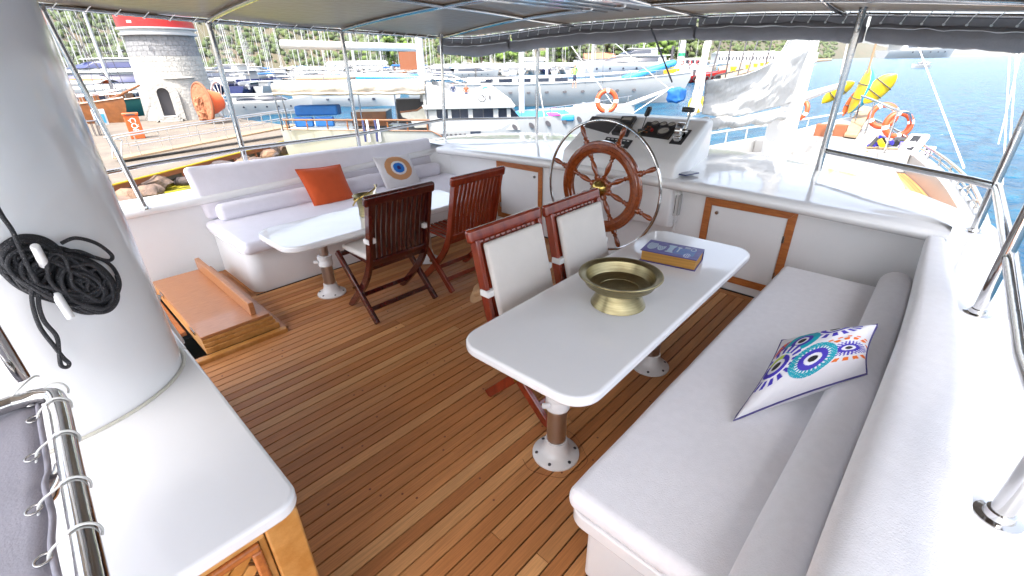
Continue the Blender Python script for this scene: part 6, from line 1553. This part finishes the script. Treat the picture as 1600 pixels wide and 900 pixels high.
for sg in (-1, 1): mb.add([NM @ Vector((p[0], BW/2+sg*p[1], p[2])) for r_ in st_ for p in r_], [(i*6+k, i*6+k+1, (i+1)*6+k+1, (i+1)*6+k) for i in range(47) for k in range(5)]+[tuple(range(6))])
mb.build('hull', M['hullwhite'], nb, smooth=50)
# superstructure side walls with window openings
def npoly(pts, t0, t1, nm, m_, par=None, **kw): return MB().extrude([NB(a, t0, b_) for a, b_ in pts], nt_*(t1-t0)).build(nm, M[m_], par or nb, **kw)
npoly([(-.05, -1.62), (4.75, -1.62), (4.45, -1.02), (.9, -1.02), (.45, -.95), (.15, -.6), (-.1, -.32)], .12, BW-.12, 'cabin_side', 'hullwhite')
for a, b_ in ((.2, .42), (1.0, 1.18), (2.05, 2.28), (3.35, 3.60), (4.05, 4.25)): npoly([(a, -1.02), (b_, -1.02), (b_-.02, -.5), (a-.02, -.5)], .13, BW-.13, 'window_pillar', 'hullwhite')
npoly([(-.1, -1.0), (.2, -1.0), (.2, -.5), (-.25, -.5)], .13, BW-.13, 'window_pillar', 'hullwhite')
for k, (a, b_) in enumerate(((.42, 1.0), (1.18, 2.05), (2.28, 3.35), (3.60, 4.05))):
    w_ = npoly([(a, -1.02), (b_, -1.02), (b_ if k < 3 else b_+.12, -.5), (a, -.5)] if k < 3 else [(a, -1.02), (4.30, -1.02), (4.02, -.5), (a, -.5)], .20, .24, 'window', 'glass')
    if k < 3: nbox((a+b_)/2-.02, (a+b_)/2+.02, .17, .20, -1.02, -.5, 'frame', 'graphite', w_)
npoly([(4.25, -1.02), (4.75, -1.02), (4.25, -.5), (4.05, -.5)], .3, BW-.3, 'windscreen', 'glass')
npoly([(-.2, -.52), (4.42, -.52), (4.50, -.40), (4.35, -.33), (-.3, -.30)], -.05, BW+.05, 'roof_edge', 'hullwhite', bevel=.03)
S1 = [(-.2, -.31), (4.40, -.34), (3.25, .44), (2.9, .40), (2.5, .24), (2.05, .17), (1.6, .19), (1.2, .32), (.85, .50), (.4, .62), (-.2, .66)]
for t0 in (.0, BW-.12): npoly(S1, t0, t0+.12, 'flybridge_side', 'hullwhite', bevel=.03)
npoly([(3.1, -.3), (4.40, -.34), (3.25, .42), (3.1, .42)], .1, BW-.1, 'flybridge_front', 'hullwhite')
nbox(-.2, 3.2, .12, BW-.12, -.33, -.28, 'flybridge_floor', 'white')
# round emblem with a little sail
em = MB().lathe([(.20, 0), (.20, .015), (0, .015)], NB(2.78, -.0, .0), -nt_, 24).build('emblem_disc', M['graphite'], nb)
torus(NB(2.78, -.018, .0), nt_, .155, .012, 24, 6).build('emblem_ring', M['whiteP'], nb)
MB().extrude([NB(2.76, -.02, -.06), NB(2.76, -.02, .13), NB(2.66, -.02, -.04)], -nt_*.006).extrude([NB(2.79, -.02, -.06), NB(2.79, -.02, .10), NB(2.88, -.02, -.06)], -nt_*.006).extrude([NB(2.66, -.02, -.09), NB(2.90, -.02, -.09), NB(2.86, -.02, -.12), NB(2.70, -.02, -.12)], -nt_*.006).build('emblem_sail', M['whiteP'], nb)
nbox(3.15, 3.21, -.05, .0, -.06, .10, 'small_light', 'graphite')
# blue seating and people on the flybridge
npoly([(2.3, -.28), (3.1, -.28), (3.1, .30), (2.9, .32), (2.6, -.0), (2.3, -.05)], 1.2, 4.6, 'blue_cushion', 'cyan')
# flybridge rail, awning, aft deck
for t_ in (.05, BW-.05):
    MB().tube([NB(-6.5, t_, 1.16), NB(.9, t_, .98), NB(1.9, t_, .62), NB(3.0, t_, .62)], .03, 6).build('upper_rail', M['whiteP'], nb)
    for s_ in np.linspace(-6.4, .8, 6): MB().tube([NB(s_, t_, .8), NB(s_, t_, 1.12)], .022, 5).build('rail_post', M['steel'], nb)
nbox(-7.4, .1, -.02, BW+.02, .80, .93, 'aft_roof', 'hullwhite', bevel=.04)
def awf(i, j):
    z_ = .82-.42*j+.03*math.sin(i*23)*j; t_ = -.06-.10*math.sin(j*2.6)-.02*math.sin(i*31+j*4); return NB(-7.5+7.45*i, t_, z_-.12*(i)*.6*j)
MB().grid(awf, 60, 8).build('side_awning', M['beigeC'], nb, smooth=80)
MB().tube([NB(-7.5+7.45*i/30, -.10, .36-.09*i/30+.02*math.sin(i*1.3)) for i in range(31)], .07, 8).build('awning_roll', M['beigeC'], nb, smooth=80)
for s_ in (-7.45, -7.1, -3.4, -1.6, -.05): MB().tube([NB(s_, .02, -1.4), NB(s_-.08*(s_ < -7), .02, .8)], .035, 6).build('awning_pole', M['steel'], nb)
MB().tube([NB(-7.35, -.02, -.86), NB(.05, -.02, -1.02)], .045, 8).build('wooden_handrail', M['wood'], nb)
MB().tube([NB(-7.4, -.02, -1.30), NB(.1, -.02, -1.56), NB(.6, -.02, -1.85)], .035, 6).build('wooden_toe_rail', M['wood'], nb)
for s_ in np.linspace(-7.2, -.1, 8): MB().lathe([(.04, 0), (.03, .1), (.055, .2), (.03, .3), (.045, .43)], NB(s_, -.02, -1.31-.035*(s_+7.2)), n=8).build('baluster', M['wood'], nb)
for k in range(2): MB().rbox(-7.0+1.05*k, -6.05+1.05*k, .5, .75, -1.3, -.80, .08, M=NM).build('blue_seat', M['blue'], nb)
MB().rbox(-7.0, -4.8, .8, 1.6, -.78, -.28, .1, M=NM).build('blue_seat_back', M['blue'], nb)
nbox(-4.5, -2.6, 2.2, 4.0, -1.5, -.75, 'deck_table', 'wood'); nbox(-2.2, -.4, 3.2, 4.4, -1.5, -.2, 'galley_locker', 'graphite')
npoly([(-.9, -1.5), (-.25, -1.5), (.1, -.9), (.15, -.5), (-.2, -.35), (-.55, -.6), (-1.6, -.72), (-1.5, -.95), (-1.1, -1.1)], 1.0, 1.3, 'curved_screen', 'sealant')
MB().tube([NB(-1.6, 1.0, -.70), NB(-.7, 1.0, -.62), NB(-.25, 1.0, -.38), NB(-.1, 1.0, -.3)], .05, 8).build('screen_trim', M['wood'], nb)
MB().rbox(-6.5, -3.8, .5, 3.0, .93, 1.05, .05, M=NM).build('sun_pad', M['palewood'], nb)
MB().rbox(-3.5, -.6, .4, 2.6, .93, 1.10, .06, M=NM).build('sun_pad', M['cyan'], nb)
MB().tube([NB(-.45, BW/2, -.3), NB(-.45, BW/2, 6)], [.22, .18], 16).build('mast', M['white'], nb, smooth=80)
MB().tube([NB(-.5, BW/2, 2.35), NB(-7.6, BW/2, 2.6)], [.18, .22], 12).build('furled_boom', M['canvasW'], nb, smooth=80)
nbox(-1.75, -.75, 3.6, 3.7, 1.3, 2.2, 'wooden_screen', 'rust')
MB().tube([NB(5.0, BW/2, -1.2), NB(5.0, BW/2, 6)], [.17, .13], 14).build('mast', M['white'], nb, smooth=80)
MB().tube([NB(11.0, BW/2, -.75), NB(13.6, BW/2, .15)], [.16, .09], 12).build('bowsprit', M['white'], nb, smooth=80)
sr_ = MB()
for a, b_ in (((13.4, BW/2, .1), (5, BW/2, 6)), ((10, .6, -.8), (5, BW/2, 5.5)), ((6, .1, -1.0), (5, BW/2, 5.5)), ((13.4, BW/2, .1), (10, 1.0, -1.6))): sr_.bar(NB(*a), NB(*b_), .025, .025)
sr_.build('rigging', M['cord'], nb, smooth=0)
bb = MB().rbox(-.32, .32, -.28, .28, -.28, .26, .14, wob=.06, M=Matrix.Translation(UD(1057, 148, 20.8))).build('sail_bag', M['blue']); tag(bb, 'bright blue bag tied to the bowsprit tip of the neighbour boat', 'bag')
# foredeck: blue pads, towels, white tender, bow rail, lifebuoy
MB().rbox(4.45, 7.7, .6, 3.6, -1.3, -.98, .1, M=NM).build('deck_pad', M['cyan'], nb)
tl = MB().rbox(6.3, 6.9, .45, 1.6, -1.0, -.93, .03, wob=.05, M=NM).build('towel', mat('pink_towel', (.65, .05, .35), .9)); tag(tl, 'pink and white beach towel lying on the blue pads of the neighbour boat', 'towel')
td = thing('tender', 'white tender lying on the neighbour boat foredeck', 'dinghy', tuple(NB(8.8, 2, -1)))
MB().rbox(7.9, 10.0, 1.3, 2.9, -1.2, -.62, .26, M=NM).build('tender_body', M['white'], td); MB().rbox(8.4, 9.4, 1.6, 2.6, -.70, -.52, .08, M=NM).build('tender_cover', M['canvasW'], td)
MB().tube([NB(s_, BW/2-nhalf(s_)+.05, nbul(s_)+.42) for s_ in np.linspace(4.6, 11.2, 16)], .025, 6).build('bow_rail', M['steel'], nb, smooth=80)
for s_ in np.linspace(4.8, 11.0, 9): MB().tube([NB(s_, BW/2-nhalf(s_)+.05, nbul(s_)), NB(s_, BW/2-nhalf(s_)+.05, nbul(s_)+.42)], .02, 5).build('rail_post', M['steel'], nb)
buoy(UD(948, 158, 22.2), (-1, -1.1, .2), .42, 'orange and white lifebuoy on the neighbour boat bow rail, above the console')
for s_ in (4.45, 5.35, 6.25, 7.15, 8.0):
    c_ = NB(s_, BW/2-nhalf(s_)*.985-.015, nbul(s_)-.36); q_ = MB().lathe([(.17, -.02), (.19, 0), (.19, .03), (.0, .03)], c_, -nt_, 14, sx=.55, sy=1).build('porthole', M['graphite'], nb)
for k in range(6): nbox(.55+.24*k, .67+.24*k, -.035, .03, -1.92, -1.72, 'hull_vent', 'graphite')
nbox(2.1, 2.65, -.035, .03, -1.92, -1.62, 'hull_window', 'glass')
for k, s_ in enumerate((-3.35, -3.15, -2.75, -2.6)): MB().tube([NB(s_, -.07, -.95), NB(s_+.03, -.14, -1.4), NB(s_+.02, -.16, -2.0)], .055, 7).build('hanging_towel', M['vinyl' if k % 2 else 'navy'], nb)
def person(c, lab, top_, seated=False, sc=1.0, face_=None):
    """continuous skinned figure, one surface with clothing bands as materials"""
    c = Vector(c); J = {'pel': (0, 0, .92), 'ch': (0, 0, 1.28), 'nk': (0, 0, 1.50), 'hd': (0, .02, 1.64), 'ht': (0, .02, 1.74)}
    if seated: J.update({'k1': (.12, .42, .90), 'k2': (-.12, .42, .90), 'a1': (.12, .44, .46), 'a2': (-.12, .44, .46), 'e1': (.25, .12, 1.12), 'e2': (-.25, .12, 1.12), 'h1': (.15, .36, 1.02), 'h2': (-.15, .36, 1.02)})
    else: J.update({'k1': (.10, .02, .48), 'k2': (-.11, .0, .48), 'a1': (.11, 0, .06), 'a2': (-.13, 0, .06), 'e1': (.26, .02, 1.12), 'e2': (-.25, .04, 1.12), 'h1': (.27, .12, .88), 'h2': (-.22, .22, .98)})
    J['s1'] = (.18, 0, 1.42); J['s2'] = (-.18, 0, 1.42); J['f1'] = tuple(np.array(J['a1'])+(0, .13, -.03)); J['f2'] = tuple(np.array(J['a2'])+(0, .13, -.03))
    rad = {'pel': .14, 'ch': .15, 'nk': .055, 'hd': .095, 'ht': .07, 'k1': .062, 'k2': .062, 'a1': .04, 'a2': .04, 'f1': .03, 'f2': .03, 's1': .065, 's2': .065, 'e1': .042, 'e2': .042, 'h1': .032, 'h2': .032}
    E_ = [('pel', 'ch'), ('ch', 'nk'), ('nk', 'hd'), ('hd', 'ht'), ('pel', 'k1'), ('pel', 'k2'), ('k1', 'a1'), ('k2', 'a2'), ('a1', 'f1'), ('a2', 'f2'), ('ch', 's1'), ('ch', 's2'), ('s1', 'e1'), ('s2', 'e2'), ('e1', 'h1'), ('e2', 'h2')]
    ks = list(J); me = bpy.data.meshes.new('person'); dz_ = -.46 if seated else 0
    a = math.atan2(-c.y, -c.x)+R(-90)+(face_ or 0); Rm = Matrix.Rotation(a, 4, 'Z')
    me.from_pydata([(Rm @ Vector(J[k]))*sc+Vector((0, 0, dz_*sc)) for k in ks], [(ks.index(p), ks.index(q_)) for p, q_ in E_], [])
    o = bpy.data.objects.new('person', me); S.collection.objects.link(o)
    md = o.modifiers.new('skin', 'SKIN'); ly = me.skin_vertices[0] if me.skin_vertices else None
    if ly is None:
        bm = bmesh.new(); bm.from_mesh(me); bm.verts.layers.skin.verify(); bm.to_mesh(me); bm.free(); ly = me.skin_vertices[0]
    for i, k in enumerate(ks): ly.data[i].radius = (rad[k]*sc, rad[k]*sc*.85); ly.data[i].use_root = (k == 'pel')
    o.modifiers.new('sub', 'SUBSURF').levels = 1; o.modifiers['sub'].render_levels = 1
    dg2 = bpy.context.evaluated_depsgraph_get(); m2 = bpy.data.meshes.new_from_object(o.evaluated_get(dg2)); bpy.data.objects.remove(o)
    for mm_ in (M['skin'], M[top_], M['darkcloth']): m2.materials.append(mm_)
    for p_ in m2.polygons:
        z = p_.center.z/sc-dz_; p_.material_index = 1 if 1.0 < z < 1.47 else (2 if z <= 1.0 and z > (.55 if not seated else .50) else (2 if z > 1.68 else 0)); p_.use_smooth = True
    o = bpy.data.objects.new('person', m2); S.collection.objects.link(o); o.location = c; return tag(o, lab, 'person')
person(NB(1.25, 1.6, -.05), 'seated person in dark clothes on the neighbour boat flybridge, the left one', 'darkcloth', True, .55)
person(NB(1.95, 1.4, -.10), 'seated person with brown top on the neighbour boat flybridge, nearer the blue seat', 'rust', True, .55)
person(UD(897, 138, 44), 'person in a lime green shirt standing on the far gulet deck by a white mast', 'lime', False, 1.1)

# ================================================================== red tug and wharf
tg_ = thing('tugboat', 'red tugboat with white and yellow wheelhouse and black tyres along its side', 'tugboat', (0, 0, 0))
L_, B_, F_ = 20, 6, 1.25
hull(L_, B_, F_, 1.2, transom=.8, tuck=.9).build('hull', M['red'], tg_, smooth=50)
MB().rbox(-L_*.18, L_*.20, -1.9, 1.9, F_-.2, F_+1.9, .12).build('deckhouse', M['white'], tg_); MB().box(-L_*.19, -L_*.10, -1.96, 1.96, F_-.2, F_+2.1).build('yellow_panel', M['yellow'], tg_)
MB().rbox(-L_*.05, L_*.14, -1.5, 1.5, F_+2.0, F_+3.6, .12).build('wheelhouse', M['white'], tg_)
for k in range(3): MB().box(-L_*.03+k*1.15, -L_*.03+k*1.15+.8, -1.53, -1.48, F_+2.6, F_+3.2).build('window', M['glass'], tg_)
MB().box(L_*.06, L_*.09, -1.94, -1.88, F_, F_+1.4).build('door', M['graphite'], tg_)
MB().tube([(-L_*.05, 0, F_+2), (-L_*.05, 0, F_+7)], [.8, .55], 12).build('funnel', M['white'], tg_); MB().lathe([(.72, 0), (.70, .6)], (-L_*.05, 0, F_+4.0), n=14).build('green_band', M['green'], tg_)
MB().tube([(-L_*.16, 0, F_+1.9), (-L_*.16, 0, F_+6)], .3, 8).build('exhaust', M['graphite'], tg_)
MB().box(-L_*.19, L_*.20, -2.0, 2.0, F_+1.92, F_+2.02).build('upper_deck', M['white'], tg_)
for k in range(13):
    x = -L_*.46+k*L_*.075; MB().tube([(x+.42*math.cos(a), -hullw(L_, B_, x)-.08, F_*.62+.42*math.sin(a)) for a in np.linspace(0, 2*math.pi, 13)[:-1]], .14, 6, closed=True).build('tyre_fender', M['tyre'], tg_, smooth=80)
for k in range(3): torus((-L_*.08+k*1.8, -2.02, F_+2.7), (0, -1, 0), .35, .09, 16, 6).build('life_ring', M['red'], tg_, smooth=80)
place(tg_, 1066, 129, 8)
wz = -1.4
wf_ = MB().prism([(p.x, p.y) for p in (U(1128, 124, wz), U(1215, 99, wz), U(1300, 93, wz), U(1300, 90.5, wz), U(1190, 92, wz), U(1122, 104, wz))], WZ-.5, wz).build('wharf', M['palewood']); wf_['kind'] = 'structure'
for kb_, (px, py) in enumerate(((1145, 112), (1168, 108), (1180, 105), (1190, 103), (1199, 101))):
    p = U(px, py, wz); tag(MB().lathe([(.7, 0), (.55, .5), (.8, .9), (.7, 1.2), (0, 1.3)], p, n=12).build('bollard', M['yellow'], smooth=50), 'yellow mooring bollard on the wharf edge beyond the sail, %s from the tug' % ORD[kb_], 'bollard', 'yellow bollards on the wharf')
for k in range(9):
    p = U(1122+k*4.5, 124-k*1.3, wz-.7); tag(torus(p, (-.8, -.6, 0), .75, .28, 14, 6).build('tyre_fender', M['tyre'], smooth=80), 'black tyre fender on the wharf corner, %s from the tug' % ORD[k], 'tyre', 'tyres along the wharf corner')
fn_ = thing('wharf_fence', 'long dark fence running along the back of the wharf', 'fence')
for k in range(22):
    a = U(1128+k*5, 98-k*.27, wz); b_ = U(1133+k*5, 97.7-k*.27, wz); MB().bar(a+Vector((0, 0, 1.0)), b_+Vector((0, 0, 1.0)), .1, 1.9).build('fence_panel', M['curtain'], fn_, smooth=0)
ky = tag(MB().rbox(-3.2, 3.2, -.7, .7, -.35, .35, .33, M=Matrix.Translation(UD(1013, 111, 62)) @ Matrix.Rotation(math.atan2(IR.y, IR.x), 4, 'Z') @ Matrix.Rotation(R(-16), 4, 'Y')).build('kayak', M['cyan']), 'long blue kayak slung at the bow of the cream gulet in front of the tug', 'kayak')

# ================================================================== sea air
hz_m = bpy.data.materials.new('sea_haze'); hz_m.use_nodes = True; nt = hz_m.node_tree; nt.nodes.remove(nt.nodes['Principled BSDF'])
pv = nt.nodes.new('ShaderNodeVolumePrincipled'); pv.inputs['Color'].default_value = (.93, .95, .98, 1); pv.inputs['Density'].default_value = .00004; pv.inputs['Anisotropy'].default_value = .2
nt.links.new(pv.outputs[0], nt.nodes['Material Output'].inputs['Volume'])
hzb = MB().box(-16000, 16000, -16000, 16000, WZ-1.5, 150).build('haze', hz_m, smooth=0); hzb['kind'] = 'stuff'
